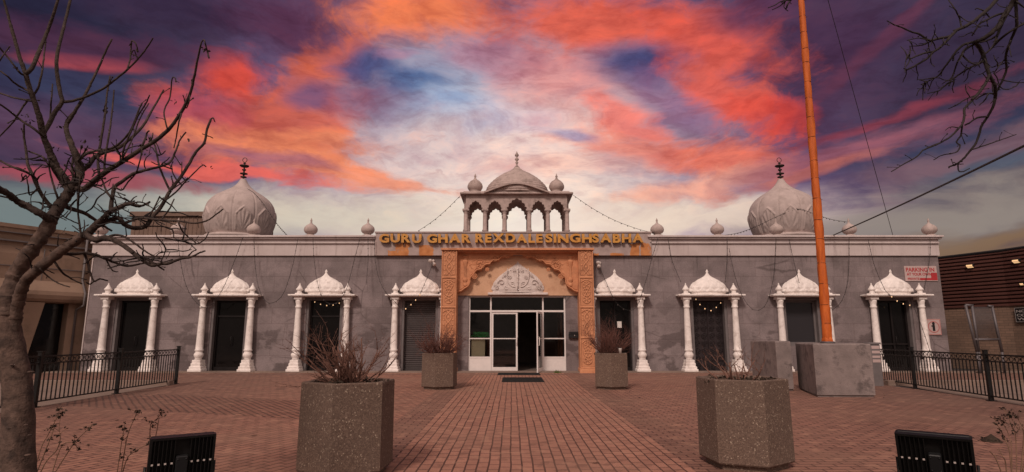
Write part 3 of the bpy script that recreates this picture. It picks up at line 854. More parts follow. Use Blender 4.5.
mb = MB(); mb.box(PX[1]+0.001, PX[2]-0.001, 21.965, 22.0, 2.822, 4.44)
part(mb, 'plaster_panel', M['peach'], portal)
mb = MB()
mb.cbox(acx-1.13, acx+1.13, 21.84, 21.965, 2.85, 2.93, 0.01)
P = refine([(0.94,0),(0.97,0.06),(0.97,0.17),(0.92,0.34),(0.80,0.52),(0.62,0.69),(0.42,0.84),(0.22,0.98),(0.08,1.08),(0.025,1.14),(0.0,1.20)], 6)
def mod2(t, z):
    k = 1.0
    u = (t/PI*9) % 1.0; tri = 1-abs(2*u-1)
    if 0.05 < z < 0.09: k -= 0.015
    if 0.10 <= z < 0.14+0.13*tri: k += 0.03
    a = abs((t-1.5*PI)); 
    k += 0.016*math.cos(a*10+z*9)*math.cos(z*16-a*4) if z > 0.2 else 0
    return k
mb.lathe(P, (acx, 21.965, 2.93), 120, a0=PI, a1=2*PI, sy=0.16, mod=mod2)
for sx in (-1, 1):      # scrolls
    mb.tube([(acx+sx*(0.10+0.30*t-0.1*t*t+0.16*math.sin(t*2.6)), 21.80+0.028*t, 3.12+0.62*t-0.10*math.sin(t*5)) for t in [q/14 for q in range(15)]], [0.024-0.010*q/14 for q in range(15)], 5)
    mb.tube([(acx+sx*(0.62+0.13*math.cos(a)*(1-a/9)), 21.825, 3.30+0.13*math.sin(a)*(1-a/9)) for a in [q*0.45 for q in range(16)]], 0.018, 5)
    for (u0, v0, r0, tn) in ((0.20, 3.22, 0.10, 1), (0.42, 3.10, 0.085, -1), (0.80, 3.12, 0.09, 1), (0.30, 3.52, 0.09, -1), (0.52, 3.58, 0.065, 1), (0.16, 3.78, 0.07, 1)):
        mb.tube([(acx+sx*(u0+r0*math.cos(a*tn+1)*(1-a/10)), 21.80+0.03*u0, v0+r0*math.sin(a*tn+1)*(1-a/10)) for a in [q*0.5 for q in range(17)]], 0.013, 4)
    for q in range(7):
        a = 0.15+q*0.22; mb.lathe([(0,-0.02),(0.03,0),(0,0.02)], (acx+sx*(0.90-0.10*q)*0.97, 21.83, 3.20+0.105*q), 6)
mb.tube([(acx, 21.80, 3.0), (acx, 21.79, 3.3), (acx, 21.80, 3.95)], [0.03, 0.022, 0.012], 6)
for q in range(5): mb.lathe([(0,-0.03),(0.045,0),(0,0.03)], (acx, 21.795, 3.15+0.16*q), 8)
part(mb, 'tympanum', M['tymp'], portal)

# ---- aluminium shop front
ya, yb = WY+0.10, WY+0.19
mx = [SX0+0.003, -0.80, 1.17, SX1-0.003]; zt = 2.24
mb = MB(); f = 0.055
for x in mx[:1]: mb.box(x, x+f, ya, yb, 0, SZ-0.003)
mb.box(mx[3]-f, mx[3], ya, yb, 0, SZ-0.003)
for x in mx[1:3]: mb.box(x-f*0.5, x+f*0.5, ya, yb, 0, SZ-0.003)
segs = [(mx[0]+f, mx[1]-f/2), (mx[1]+f/2, mx[2]-f/2), (mx[2]+f/2, mx[3]-f)]
for a, b in segs:
    mb.box(a, b, ya, yb, zt-0.035, zt+0.035); mb.box(a, b, ya, yb, SZ-0.06, SZ-0.003)
for a, b in (segs[0], segs[2]):
    mb.box(a, b, ya+0.01, yb-0.01, 0.0, 0.50); mb.box(a, b, ya, yb, 0.50, 0.555); 
    mb.box(a, b, ya, yb, 1.20, 1.24)
sf = part(mb, 'shop_front', M['alu'])
for a, b, c, d in ((segs[0][0], segs[0][1], 0.555, 1.20), (segs[0][0], segs[0][1], 1.24, zt-0.035), (segs[2][0], segs[2][1], 0.555, 1.20), (segs[2][0], segs[2][1], 1.24, zt-0.035),
                   (*segs[0], zt+0.035, SZ-0.06), (*segs[1], zt+0.035, SZ-0.06), (*segs[2], zt+0.035, SZ-0.06)):
    mb = MB(); mb.box(a, b, ya+0.04, ya+0.048, c, d); part(mb, 'pane', M['glass'], sf)
def leaf(hx, wdt, ang, sgn):
    """door leaf hinged at hx, opening outwards by ang"""
    mb = MB(); gm = MB(); hm = MB()
    def T(m_):
        Mx = Matrix.Rotation(ang, 3, 'Z')
        return [tuple(Vector((hx, ya+0.05, 0)) + Mx @ Vector(p)) for p in m_.v]
    H = zt-0.04
    W = wdt*sgn
    a, b = sorted((0, W))
    for x0, x1, z0, z1 in ((a, a+0.065, 0.01, H), (b-0.065, b, 0.01, H), (a+0.065, b-0.065, 0.01, 0.17), (a+0.065, b-0.065, H-0.07, H), (a+0.065, b-0.065, 1.20, 1.235)):
        mb.box(x0, x1, -0.022, 0.022, z0, z1)
    gm.box(a+0.065, b-0.065, -0.004, 0.004, 0.17, 1.20); gm.box(a+0.065, b-0.065, -0.004, 0.004, 1.235, H-0.07)
    e = W-0.03*sgn
    hm.tube([(e, -0.02, 0.98), (e, -0.075, 0.98), (e, -0.075, 1.28), (e, -0.02, 1.28)], 0.013, 6)
    for m_ in (mb, gm, hm): m_.v = T(m_)
    d = part(mb, 'door_leaf', M['alu'], sf)
    part(gm, 'pane', M['glass'], sf); part(hm, 'handle', M['alu'], sf)
leaf(mx[1]+f/2+0.004, 0.98, 0.0, 1)
leaf(mx[2]-f/2-0.004, 0.95, R(76), -1)

# hall behind the glass
mb = MB()
mb.box(-2.3, -2.2, WY+0.4, WY+7, 0.0, 3.2); mb.box(2.6, 2.7, WY+0.4, WY+7, 0.0, 3.2); mb.box(-2.3, 2.7, WY+7, WY+7.1, 0, 3.2); mb.box(-2.3, 2.7, WY+0.4, WY+7.1, 3.2, 3.3); mb.box(-2.3, 2.7, WY+0.4, WY+7, -0.005, 0.02)
part(mb, 'hall', M['interior'])
# pieces seen through the glass
nb = MB(); nb.box(-1.53, -1.02, 22.26, 22.30, 0.05, 1.24)
bo = nb.build('notice_board', M['cream'], label='pale yellow board propped behind the left glass panel of the entrance', cat='board')
nb = MB(); nb.box(-1.55, -0.86, 22.66, 23.3, 0.0, 0.06); nb.box(-1.52, -1.46, 22.7, 23.26, 0.06, 1.22); nb.box(-0.95, -0.89, 22.7, 23.26, 0.06, 1.22); nb.box(-1.55, -0.86, 22.66, 23.3, 1.22, 1.27)
tb = nb.build('hall_table', M['wood'], label='brown wooden stand inside the hall behind the yellow board', cat='stand')
nb = MB()
V = []; F = []
for j in range(9):
    for i in range(13):
        V.append((-1.57+0.73*i/12, 22.68+0.5*j/8, 1.275+0.14*math.exp(-((i-6)/5)**2)*(1-((j-4)/4)**2)+0.015*math.sin(i*1.9+j)))
for j in range(8):
    for i in range(12): F.append((j*13+i, j*13+i+1, j*13+i+14, j*13+i+13))
nb.add(V, F, True); nb.tube([(-1.57+0.73*i/12, 22.66, 1.30+0.02*math.sin(i*2.0)) for i in range(13)], [0.05]*13, 6)
nb.tube([(-1.5+0.6*i/8, 22.68, 1.40+0.02*math.sin(i*2.6)) for i in range(9)], [0.07]*9, 6)
nb.build('green_cloth_bundle', M['green'], label='bright green cloth bundle lying on the wooden stand inside the entrance', cat='cloth')
nb = MB(); nb.box(1.86, 1.93, 22.55, 22.75, 0.02, 2.2); nb.box(1.86, 1.93, 22.75, 23.9, 1.9, 2.0); nb.box(1.86, 1.93, 23.9, 24.0, 0.02, 2.2)
nb.build('wooden_frame', M['wood'], label='tall reddish wooden frame inside the hall behind the right glass panel', cat='frame')

# ---- name board and letters
mb = MB()
mb.box(-5.22, 5.32, 21.86, 22.25, 4.337, 5.20)
mb.cbox(-5.25, 5.35, 21.83, 22.25, 5.20, 5.255, 0.01)
for x in (-4.0, -1.9, 0.1, 2.9): mb.box(x, x+0.012, 21.855, 21.86, 4.34, 5.2)
nbd = part(mb, 'name_board', M['fascia'])
words = [('GURU', 379.6, 421.8), ('GHAR', 427.2, 471.2), ('REXDALE', 475.2, 542.5), ('SINGH', 545.2, 591.5), ('SABHA', 592.0, 643.2)]
def letter_mesh(ch):
    cu = bpy.data.curves.new('glyph', 'FONT'); cu.body = ch; cu.size = 1.0; cu.extrude = 0.0; cu.offset = 0.044; cu.resolution_u = 6
    cu.extrude = 0.12
    ob = bpy.data.objects.new('glyph', cu); COL.objects.link(ob)
    dg = bpy.context.evaluated_depsgraph_get(); dg.update()
    me = bpy.data.meshes.new_from_object(ob.evaluated_get(dg)); 
    V = [tuple(v.co) for v in me.vertices]; F = [tuple(p.vertices) for p in me.polygons]; Nn = [p.normal.z for p in me.polygons]
    bpy.data.objects.remove(ob, do_unlink=True); bpy.data.meshes.remove(me)
    return V, F, Nn
def set_word(word, pa, pb, y, z0, z1, parent):
    xa = at(pa, 240, y).x; xb = at(pb, 240, y).x
    G = [letter_mesh(c) for c in word]
    wd = [max(v[0] for v in g_[0])-min(v[0] for v in g_[0]) for g_ in G]
    gap = 0.085
    tot = sum(wd)+gap*(len(word)-1); sx = (xb-xa)/tot; x = xa
    for c, (V, F, Nn), wv in zip(word, G, wd):
        x0 = min(v[0] for v in V); zl = min(v[1] for v in V); zh = max(v[1] for v in V)
        mb = MB()
        jz = rnd.uniform(-0.012, 0.012); tilt = rnd.uniform(-0.03, 0.03)
        P2 = []
        for (a, b, c2) in V:
            xx = x+(a-x0)*sx; zz = z0+(b-zl)/(zh-zl)*(z1-z0)+jz
            P2.append((xx+(zz-z0)*tilt, y-c2*0.5+(-0.02), zz))
        front = [f_ for f_, n_ in zip(F, Nn) if n_ > 0.5]; rest = [f_ for f_, n_ in zip(F, Nn) if n_ <= 0.5]
        mb.add(P2, front); mb.m = 1; mb.add(P2, rest)
        part(mb, 'letter', [M['gold'], M['letterside']], parent)
        x += (wv+gap)*sx
for wd_, a, b in words: set_word(wd_, a, b, 21.77, 4.80, 5.14, nbd)
# ================================================================== THINGS ON THE WALL
def free(mb, name, m, org, **k):
    mb.v = [(x-org[0], y-org[1], z-org[2]) for x, y, z in mb.v]
    return mb.build(name, m, None, loc=org, **k)
# mail box
p = at(573, 336, 21.97); r = empty('mail_box', (p.x+0.05, 22.0, p.z), label='small black mail box on the grey wall right of the entrance', cat='mail box')
mb = MB(); mb.cbox(-0.21, 0.21, -0.12, 0.0, -0.07, 0.10, 0.01); mb.build('box', M['signblack'], r)
mb = MB(); mb.add([(-0.20,-0.14,0.08),(0.20,-0.14,0.08),(0.20,0,0.14),(-0.20,0,0.14),(-0.20,-0.14,0.10),(0.20,-0.14,0.10),(0.20,0,0.16),(-0.20,0,0.16)],[(0,3,2,1),(4,5,6,7),(0,1,5,4),(1,2,6,5),(2,3,7,6),(3,0,4,7)]); mb.build('lid', M['signblack'], r)
mb = MB(); mb.tube([(0,-0.125,0.02),(0,-0.13,0.02)], 0.018, 10); mb.build('badge', M['plastic'], r)
# spotlights on the wall
for px, py, lab, s in ((433, 262, 'small white twin floodlight high on the wall left of the orange portal', 1), (600, 264, 'small white twin floodlight high on the wall right of the orange portal', -1)):
    p = at(px, py, 21.9); r = empty('wall_spotlight', (p.x, 22.0, p.z), label=lab, cat='spotlight', group='floodlights beside the portal')
    mb = MB(); mb.tube([(0,0,0.05),(0,-0.05,0.05)], 0.055, 12); mb.tube([(0,-0.04,0.05),(0,-0.10,0.02),(0,-0.14,-0.02)], 0.018, 6); mb.build('bracket', M['plastic'], r)
    for sx, dz in ((-0.07, 0.06), (0.05*s, -0.07)):
        mb = MB(); mb.tube([(sx*0.4,-0.12,dz*0.3),(sx,-0.16,dz),(sx*1.3,-0.23,dz-0.03),(sx*1.4,-0.25,dz-0.04)], [0.025,0.045,0.075,0.07], 10); mb.build('lamp_head', M['plastic'], r)
# door mats
for (a, b, c, d, lab) in ((-0.50, 0.98, 20.3, 21.3, 'thin black door mat against the entrance threshold'), (-0.30, 0.95, 17.3, 19.0, 'black rubber door mat on the bricks in front of the entrance')):
    mb = MB(); org = ((a+b)/2, (c+d)/2, 0.004)
    z = 0.05 if c > 21.4 else 0.0
    mb.cbox(a, b, c, min(d, 21.41), 0.004, 0.018, 0.006)
    n = 16
    for k in range(n):
        yy = c+0.03+(min(d, 21.41)-c-0.06)*k/(n-1); mb.box(a+0.03, b-0.03, yy-0.008, yy+0.008, 0.018, 0.023)
    free(mb, 'door_mat', M['rubber'], org, label=lab, cat='door mat', group='door mats')

# signs: flat boards lettered with built text
def text_on(parent, s, cx, z0, h, w, y, m, name='lettering', off=0.02):
    cu = bpy.data.curves.new('glyph', 'FONT'); cu.body = s; cu.size = 1.0; cu.offset = off; cu.extrude = 0.01
    ob = bpy.data.objects.new('glyph', cu); COL.objects.link(ob)
    dg = bpy.context.evaluated_depsgraph_get(); dg.update(); me = bpy.data.meshes.new_from_object(ob.evaluated_get(dg))
    V = [tuple(v.co) for v in me.vertices]; F = [tuple(q.vertices) for q in me.polygons]
    bpy.data.objects.remove(ob, do_unlink=True); bpy.data.meshes.remove(me)
    xa, xb = min(v[0] for v in V), max(v[0] for v in V); za, zb = min(v[1] for v in V), max(v[1] for v in V)
    mb = MB(); mb.add([(cx-w/2+(x-xa)/(xb-xa)*w, y-0.004-c2*0.2, z0+(z-za)/(zb-za)*h) for x, z, c2 in V], F)
    return mb.build(name, m, parent)
p0 = at(904, 266, 21.97); p1 = at(938, 281, 21.97)
r = empty('parking_sign', (0.5*(p0.x+p1.x), 22.0, p1.z), label='white sign with red PARKING lettering high on the right end of the wall', cat='sign')
W_, H_ = p1.x-p0.x, p0.z-p1.z
mb = MB(); mb.cbox(-W_/2, W_/2, -0.03, -0.002, 0, H_, 0.004); mb.build('board', M['signwhite'], r)
text_on(r, 'PARKING IN', -0.02, H_*0.62, H_*0.27, W_*0.88, -0.03, M['signred'])
text_on(r, 'AT YOUR OWN', -0.08, H_*0.36, H_*0.19, W_*0.76, -0.03, M['signred'])
mb = MB(); mb.box(W_/2-0.24, W_/2-0.01, -0.035, -0.031, 0.03, H_*0.55); mb.box(-W_/2+0.55, W_/2-0.24, -0.035, -0.031, 0.03, H_*0.20); mb.build('red_panel', M['signred'], r)
text_on(r, 'PRIVATE', -W_/2+0.31, 0.04, H_*0.15, 0.44, -0.03, M['signred'])
p0 = at(925.5, 319, 21.97); p1 = at(942, 335, 21.97)
r = empty('round_symbol_sign', (0.5*(p0.x+p1.x), 22.0, p1.z), label='square white sign with a pink ring round a black figure, near the wall end', cat='sign')
W_, H_ = p1.x-p0.x, p0.z-p1.z
mb = MB(); mb.cbox(-W_/2, W_/2, -0.03, -0.002, 0, H_, 0.004); mb.build('board', M['signwhite'], r)
M['signpink'] = mat('sign_pink', (0.42, 0.15, 0.14), 0.5, 0.1, 5)
mb = MB()
for k in range(32):
    a, b = 2*PI*k/32, 2*PI*(k+1)/32
    ro, ri = 0.40*W_, 0.335*W_; cz = H_/2
    mb.add([(ri*math.cos(a),-0.034,cz+ri*math.sin(a)),(ro*math.cos(a),-0.034,cz+ro*math.sin(a)),(ro*math.cos(b),-0.034,cz+ro*math.sin(b)),(ri*math.cos(b),-0.034,cz+ri*math.sin(b))],[(3,2,1,0)])
for a, b, c, d in ((-W_/2+0.012, W_/2-0.012, 0.012, 0.032), (-W_/2+0.012, W_/2-0.012, H_-0.032, H_-0.012), (-W_/2+0.012, -W_/2+0.032, 0.032, H_-0.032), (W_/2-0.032, W_/2-0.012, 0.032, H_-0.032)):
    mb.box(a, b, -0.034, -0.0305, c, d)
mb.build('ring', M['signpink'], r)
mb = MB(); mb.box(-0.045, 0.045, -0.035, -0.031, H_*0.25, H_*0.64); mb.box(-0.085, -0.045, -0.035, -0.031, H_*0.52, H_*0.60)
mb.add([(0.055*math.cos(t), -0.035, H_*0.72+0.055*math.sin(t)) for t in [2*PI*k/12 for k in range(12)]], [tuple(range(11,-1,-1))]); mb.build('figure', M['signblack'], r)

# ================================================================== STRING LIGHTS
def sag(pts, n=8): return catmull(pts, n)
YW = 21.52
BULB = {}
def string(paths, label, lit=()):
    """paths: lists of (px,py,Y) control points"""
    r = None
    for pi_, P in enumerate(paths):
        W3 = catmull([at(a, b, y) for a, b, y in P], 8)
        if r is None:
            r = empty('string_lights', W3[0], label=label, cat='string lights', group='strings of small lights across the temple front')
            wm = MB(); bulbs = []
        wm.tube([p-W3[0] if False else p for p in W3], 0.0085, 4)
        L_ = 0.0; nxt = 0.12
        for a, b in zip(W3, W3[1:]):
            d = (b-a).length
            while nxt < L_+d:
                q = a.lerp(b, (nxt-L_)/d)
                bulbs.append((q, pi_ in lit))
                nxt += 0.26 if pi_ not in lit else 0.24
            L_ += d
    o = r.location
    wm.v = [(x-o[0], y-o[1], z-o[2]) for x, y, z in wm.v]; wm.build('cable', M['wire'], r)
    for q, on in bulbs:
        if on not in BULB:
            t = MB(); rr = 0.017 if on else 0.019; t.lathe([(0.0,-0.05),(rr,-0.035),(rr,-0.015),(0.008,0.0)], (0,0,0), 6)
            b_ = t.build('bulb', M['lit'] if on else M['bulb'], r); BULB[on] = b_
        else:
            b_ = BULB[on].copy(); COL.objects.link(b_); b_.parent = r
        b_.location = q-Vector(o)
Q = YW; T = 21.72
string([[(178,238,T),(180,258,T),(186,285,Q),(196,302,Q),(208,307,Q),(222,290,Q),(234,262,T),(243,237,T)]], 'string of small lights sagging between the first and second doorways from the left')
string([[(254,238,T),(255,262,T),(258,285,Q),(264,299,Q),(272,303,Q),(283,294,Q),(292,268,T),(298,238,T)]], 'string of small lights sagging between the second and third doorways from the left')
string([[(313,238,T),(314,258,T),(318,285,Q),(325,301,Q),(336,303,Q),(346,290,Q),(353,265,T),(360,238,T)],[(312,300,21.95),(320,303.5,21.95),(330,305,21.95),(341,302,21.95)]], 'string of lights across the third doorway from the left with a lit row below', lit=(1,))
string([[(368,238,T),(368,262,T),(366,285,Q)],[(374,238,T),(376,266,T),(383,288,Q),(396,303,Q),(403,310,Q)],[(403,310,Q),(410,305,Q),(417,298,Q),(420,294,Q)],[(420,294,Q),(427,278,Q),(433,263,21.7)]], 'string of lights crossing the shuttered doorway with four glowing bulbs', lit=(2,))
string([[(599,265,21.8),(606,282,Q),(616,302,Q),(627,310,Q),(637,306,Q),(646,280,Q),(652,258,T),(658,238,T)]], 'string of small lights crossing the doorway right of the orange portal')
string([[(668,238,T),(672,260,T),(681,282,Q)],[(694,296,21.9),(702,306,21.9),(711,310,21.9),(720,303,21.9),(723,297,21.9)],[(727,238,T),(727,260,T),(725,283,Q)]], 'string of lights at the rosette steel door, a lit row across its top', lit=(1,))
string([[(729,248,T),(735,276,Q),(744,299,Q),(755,310,Q),(766,304,Q),(773,280,Q),(775,258,T),(776,238,T)]], 'string of small lights sagging between the rosette door and the window')
string([[(789,239,T),(793,258,T),(799,282,Q)],[(849,238,T),(849,262,T),(847,285,Q),(841,302,Q),(832,310,Q)]], 'string of small lights falling either side of the orange pole behind it')
string([[(868,239,T),(874,264,T),(884,288,Q),(889,294,Q)],[(889,294,Q),(898,301,Q),(906,304,Q),(913,305,Q)],[(913,305,Q),(920,322,Q),(928,345,Q),(934,366,Q)]], 'string of lights over the rightmost doorway running down its right column, some bulbs glowing', lit=(1,))
string([[(930,237,21.7),(930,255,21.7),(927,274,21.7),(924,290,21.75)]], 'short string of lights hanging from the right end of the coping')
string([[(461,195,22.3),(447,209,22.1),(433,221,22.0),(418,231,21.9)]], 'string of lights from the rooftop pavilion down to the left end of the name board')
string([[(573,195,22.3),(592,208,22.1),(614,220,22.0),(638,229,21.95),(655,233,21.9)]], 'string of lights from the rooftop pavilion down to the right end of the name board')
string([[(717,236,22.1),(738,233,23.2),(757,226,24.2),(776,217,24.6),(797,209,24.5),(812,213,24.3),(830,219,22.9),(847,222,22.1)],[(773,193,25.4),(785,196,25.3),(793,205,24.7),(799,210,24.4)]], 'string of lights looped over the right onion dome')
string([[(243,186,25.7),(254,193,25.4),(263,203,24.9),(271,215,24.4),(278,225,23.6),(288,236,22.1)]], 'string of lights down the right flank of the left onion dome')

# ================================================================== PLANTERS AND SHRUBS
def hexagon(r, a0): return [(r*math.cos(a0+k*PI/3), r*math.sin(a0+k*PI/3)) for k in range(6)]
def planter_mesh():
    mb = MB(); n = 6
    rings = [(0.42, 0.0), (0.42, 0.055), (0.475, 0.06), (0.487, 0.075), (0.481, 0.885), (0.473, 0.895), (0.415, 0.895), (0.407, 0.885), (0.40, 0.80)]
    V = []; F = []
    for (r, z) in rings: V += [(x, y, z) for x, y in hexagon(r, 0)]
    for i in range(len(rings)-1):
        for k in range(n):
            j = (k+1) % n; F.append((i*n+k, i*n+j, (i+1)*n+j, (i+1)*n+k))
    F.append(tuple(range(5, -1, -1)))
    mb.add(V, F)
    return mb
def planter(x, y, rot, label):
    r = empty('hexagonal_planter', (x, y, 0), rot, label=label, cat='planter', group='hexagonal concrete planters on the plaza')
    return r
pr = planter(-1.655, 6.08, 0.469, 'large hexagonal aggregate planter in the left foreground holding a spreading bare shrub')
planter_mesh().build('pot', M['aggregate'], pr)
pr.scale = (0.97, 0.97, 1.0)
mb = MB(); s_ = random.Random(5)
V = [(0, 0, 0.845)]; 
for rr, zz in ((0.22, 0.84), (0.412, 0.82)):
    V += [(x, y, zz+s_.uniform(-0.01, 0.02)) for x, y in hexagon(rr, 0)]
F = [(0, 1+k, 1+(k+1) % 6) for k in range(6)] + [(1+k, 7+k, 7+(k+1) % 6, 1+(k+1) % 6) for k in range(6)]
mb.add(V, F); mb.build('soil', M['soil'], pr)
for x, y, rot, lab in ((2.476, 6.45, 0.627, 'large hexagonal aggregate planter in the right foreground with a few broken dead stems'),
                       (-1.865, 15.3, 0.41, 'hexagonal aggregate planter before the roller shutter left of the entrance'),
                       (2.55, 15.3, 0.387, 'hexagonal aggregate planter right of the entrance with a white cup on its rim')):
    c = copy_tree(pr); c.location = (x, y, 0); c.rotation_euler = (0, 0, rot); c['label'] = lab
def grow(mb, rr, p, d, L, r0, depth, kink=0.25, up=0.15, n=5, child=(2, 4), spur=0):
    pts = [p]; rad = [r0]
    for i in range(n):
        d = (d + Vector((rr.gauss(0, kink), rr.gauss(0, kink), rr.gauss(0, kink*0.7)+up))*0.5).normalized()
        pts.append(pts[-1]+d*L/n); rad.append(r0*(1-0.6*(i+1)/n) * (1+0.12*rr.uniform(-1, 1)))
    mb.tube(pts, rad, 5 if r0 > 0.006 else 4)
    for k in range(spur):
        i = rr.randrange(1, len(pts)); q = pts[i]
        e = Vector((rr.uniform(-1, 1), rr.uniform(-1, 1), rr.uniform(0, 1))).normalized()
        mb.tube([q, q+e*rr.uniform(0.010, 0.028)], [rad[i]*0.9, rad[i]*0.35], 4)
    if depth > 0:
        for k in range(rr.randint(*child)):
            i = rr.randrange(1, n+1); q = pts[i]
            e = (d + Vector((rr.gauss(0, 0.75), rr.gauss(0, 0.75), rr.gauss(0.15, 0.5)))).normalized()
            grow(mb, rr, q, e, L*rr.uniform(0.45, 0.75), rad[i]*0.72, depth-1, kink, up, max(3, n-1), child, spur)
def shrub(x, y, z, seed, stems, h, spread, r0, depth, m, label, child=(2, 4), kink=0.25, spur=2, up=0.15, leafs=0):
    rr = random.Random(seed); r = empty('bare_shrub', (x, y, z), label=label, cat='shrub', group='bare shrubs in the planters')
    mb = MB()
    for k in range(stems):
        a = rr.uniform(0, 2*PI); t = rr.uniform(0.05, 1.0)**0.7
        p = Vector((0.12*math.cos(a)*t, 0.12*math.sin(a)*t, -0.06))
        d = Vector((math.cos(a)*spread*t, math.sin(a)*spread*t, 1.0)).normalized()
        grow(mb, rr, p, d, h*rr.uniform(0.75, 1.1)*(1-0.15*t), r0*rr.uniform(0.8, 1.2), depth, kink, up, 6, child, spur)
    mb.build('stem', m, r)
    if leafs:
        lf = MB()
        for k in range(leafs):
            a = rr.uniform(0, 2*PI); q = 0.40*math.sqrt(rr.random()); c = Vector((q*math.cos(a), q*math.sin(a), rr.uniform(-0.005, 0.06)))
            u = Vector((rr.gauss(0,1), rr.gauss(0,1), rr.gauss(0,0.5))).normalized()*rr.uniform(0.012, 0.03); v = u.cross(Vector((rr.gauss(0,1), rr.gauss(0,1), rr.gauss(0,1)))).normalized()*u.length*0.6
            lf.add([c-u, c-v*0.8+Vector((0,0,0.006)), c+u, c+v], [(0,1,2,3)])
        lf.build('leaf_litter', M['dryleaf'], r, kind='stuff')
    return r
shrub(-1.62, 6.08, 0.84, 11, 30, 0.58, 1.3, 0.0135, 2, M['shrubtwig'], 'wide bare brown shrub with knobbly stems in the left foreground planter', (2, 3), 0.2, 7, 0.03, 260)
shrub(2.42, 6.45, 0.84, 24, 9, 0.40, 1.3, 0.013, 2, M['shrubtwig'], 'low broken shrub of a few dead stems in the right foreground planter', (1, 3), 0.25, 6, 0.1, 200)
shrub(-1.865, 15.3, 0.84, 37, 60, 0.72, 1.7, 0.013, 3, M['redtwig'], 'dense rounded reddish shrub in the planter before the roller shutter', (2, 3), 0.2, 0, 0.05, 100)
shrub(2.50, 15.3, 0.84, 41, 56, 0.78, 1.35, 0.013, 3, M['redtwig'], 'dense rounded reddish shrub in the planter right of the entrance', (2, 3), 0.2, 0, 0.06, 100)
# cup on the rim
p = at(620, 350, 15.0); mb = MB(); mb.lathe([(0.03,0),(0.042,0.12),(0.044,0.125),(0.038,0.125),(0.028,0.01)], (0,0,0), 14)
mb.build('paper_cup', M['white_plain'], None, loc=(p.x, 14.98, 0.895), label='small white paper cup standing on the rim of the far right planter', cat='cup')

# ================================================================== POLE, ITS BLOCKS
def block(name, poly, z1, label, m, b=0.03):
    cx = sum(p[0] for p in poly)/len(poly); cy = sum(p[1] for p in poly)/len(poly)
    mb = MB(); n = len(poly)
    def ins(p, k): 
        d = Vector((p[0]-cx, p[1]-cy)); return (p[0]-d.x/d.length*k, p[1]-d.y/d.length*k)
    rings = [(0.04, 0.0), (0.04, 0.04), (0.0, 0.045), (0.0, z1-b), (b, z1)]
    V = []; F = []
    for k, z in rings: V += [ins(p, k)+(z,) for p in poly]
    for i in range(len(rings)-1):
        for k in range(n):
            j = (k+1) % n; F.append((i*n+k, i*n+j, (i+1)*n+j, (i+1)*n+k))
    F.append(tuple(range(n-1, -1, -1))); F.append(tuple(range((len(rings)-1)*n, len(rings)*n)))
    mb.add(V, F)
    return free(mb, name, m, (cx, cy, 0), label=label, cat='concrete block')
block('concrete_plinth', [(6.73,13.2),(7.99,13.15),(8.38,14.2),(8.25,15.2),(7.3,15.2),(7.05,14.4)], 1.16, 'large grey concrete base the orange wrapped pole rises from', M['concrete'])
block('concrete_block', [(6.54,14.65),(6.90,14.62),(7.10,15.3),(7.10,16.2),(6.55,16.2)], 1.20, 'narrow grey concrete block standing behind the left side of the pole base', M['concrete'])
FPX, FPY = 7.47, 13.95
PTOP = 17.5
fp = empty('flagpole', (FPX, FPY, 1.16),  label='tall pole wrapped in bright orange cloth rising from the concrete base', cat='flagpole')
mb = MB(); mb.tube([(0,0,0),(0,0,PTOP-1.16+0.4)], [0.07,0.035], 12); mb.lathe([(0.16,0),(0.16,0.03),(0.10,0.05)], (0,0,0), 16); mb.build('pole', M['pipe'], fp)
rr = random.Random(3)
prof = []; z = 0.03
ties = []
while z < PTOP-1.4:
    L = rr.uniform(0.38, 0.62); r0 = 0.104-0.0032*z
    for k in range(8):
        t = k/8; prof.append((r0*(0.95+0.07*math.sin(PI*t)**0.6+rr.uniform(-0.012, 0.012)), z+L*t))
    ties.append(z+L); z += L
mb = MB(); mb.lathe(prof, (0,0,0), 20, mod=lambda t, zz: 1+0.06*math.sin(2*t+zz*2.9)+0.045*math.sin(5*t-zz*6.1)+0.03*math.sin(9*t+zz*13))
mb.lathe([(0.11,0.0),(0.125,0.04),(0.115,0.10),(0.10,0.14)], (0,0,0), 20, mod=lambda t, zz: 1+0.08*math.sin(5*t+1))
mb.build('cloth_wrap', M['cloth'], fp)
M['tie'] = mat('rope_tie', (0.16, 0.05, 0.02), 0.9, 0.3, 20)
for z in ties[:34]:
    mb = MB(); r0 = (0.104-0.0032*z)*0.97; tl = rr.uniform(-0.12, 0.12)
    mb.tube([(r0*math.cos(t), r0*math.sin(t), z+tl*r0*math.cos(t)) for t in [k*PI/8 for k in range(17)]], 0.0055, 4)
    if rr.random() < 0.4: mb.tube([(r0, 0, z), (r0+0.05, 0, z-0.02)], 0.008, 4)
    mb.build('tie', M['tie'], fp)
fp.rotation_euler = (0, 0.0125, 0)
# cord from pole top to the roof: crosses the frame top at x=828 and ends at the coping near x=893
ra, rb = ray(828, 0), ray(893, 236); E = at(893, 236, 22.0)
nrm = ra.cross(rb)   # plane through the camera holding both rays
zc = CAMZ - (nrm.x*FPX + nrm.y*FPY)/nrm.z
topz = min(max(zc, 8), 60)
A = Vector((FPX, FPY, topz))
if topz > PTOP-0.2:
    # attach where the same plane meets the pole side at its top
    A = A
mb = MB(); mb.tube([A.lerp(E, k/20)-Vector((0,0,0.35*math.sin(PI*k/20)*0)) for k in range(21)], 0.010, 5)
free(mb, 'stay_wire', M['wire'], tuple(E), label='thin straight stay wire from the coping up towards the orange pole top', cat='wire')
print('POLE wire z', zc)
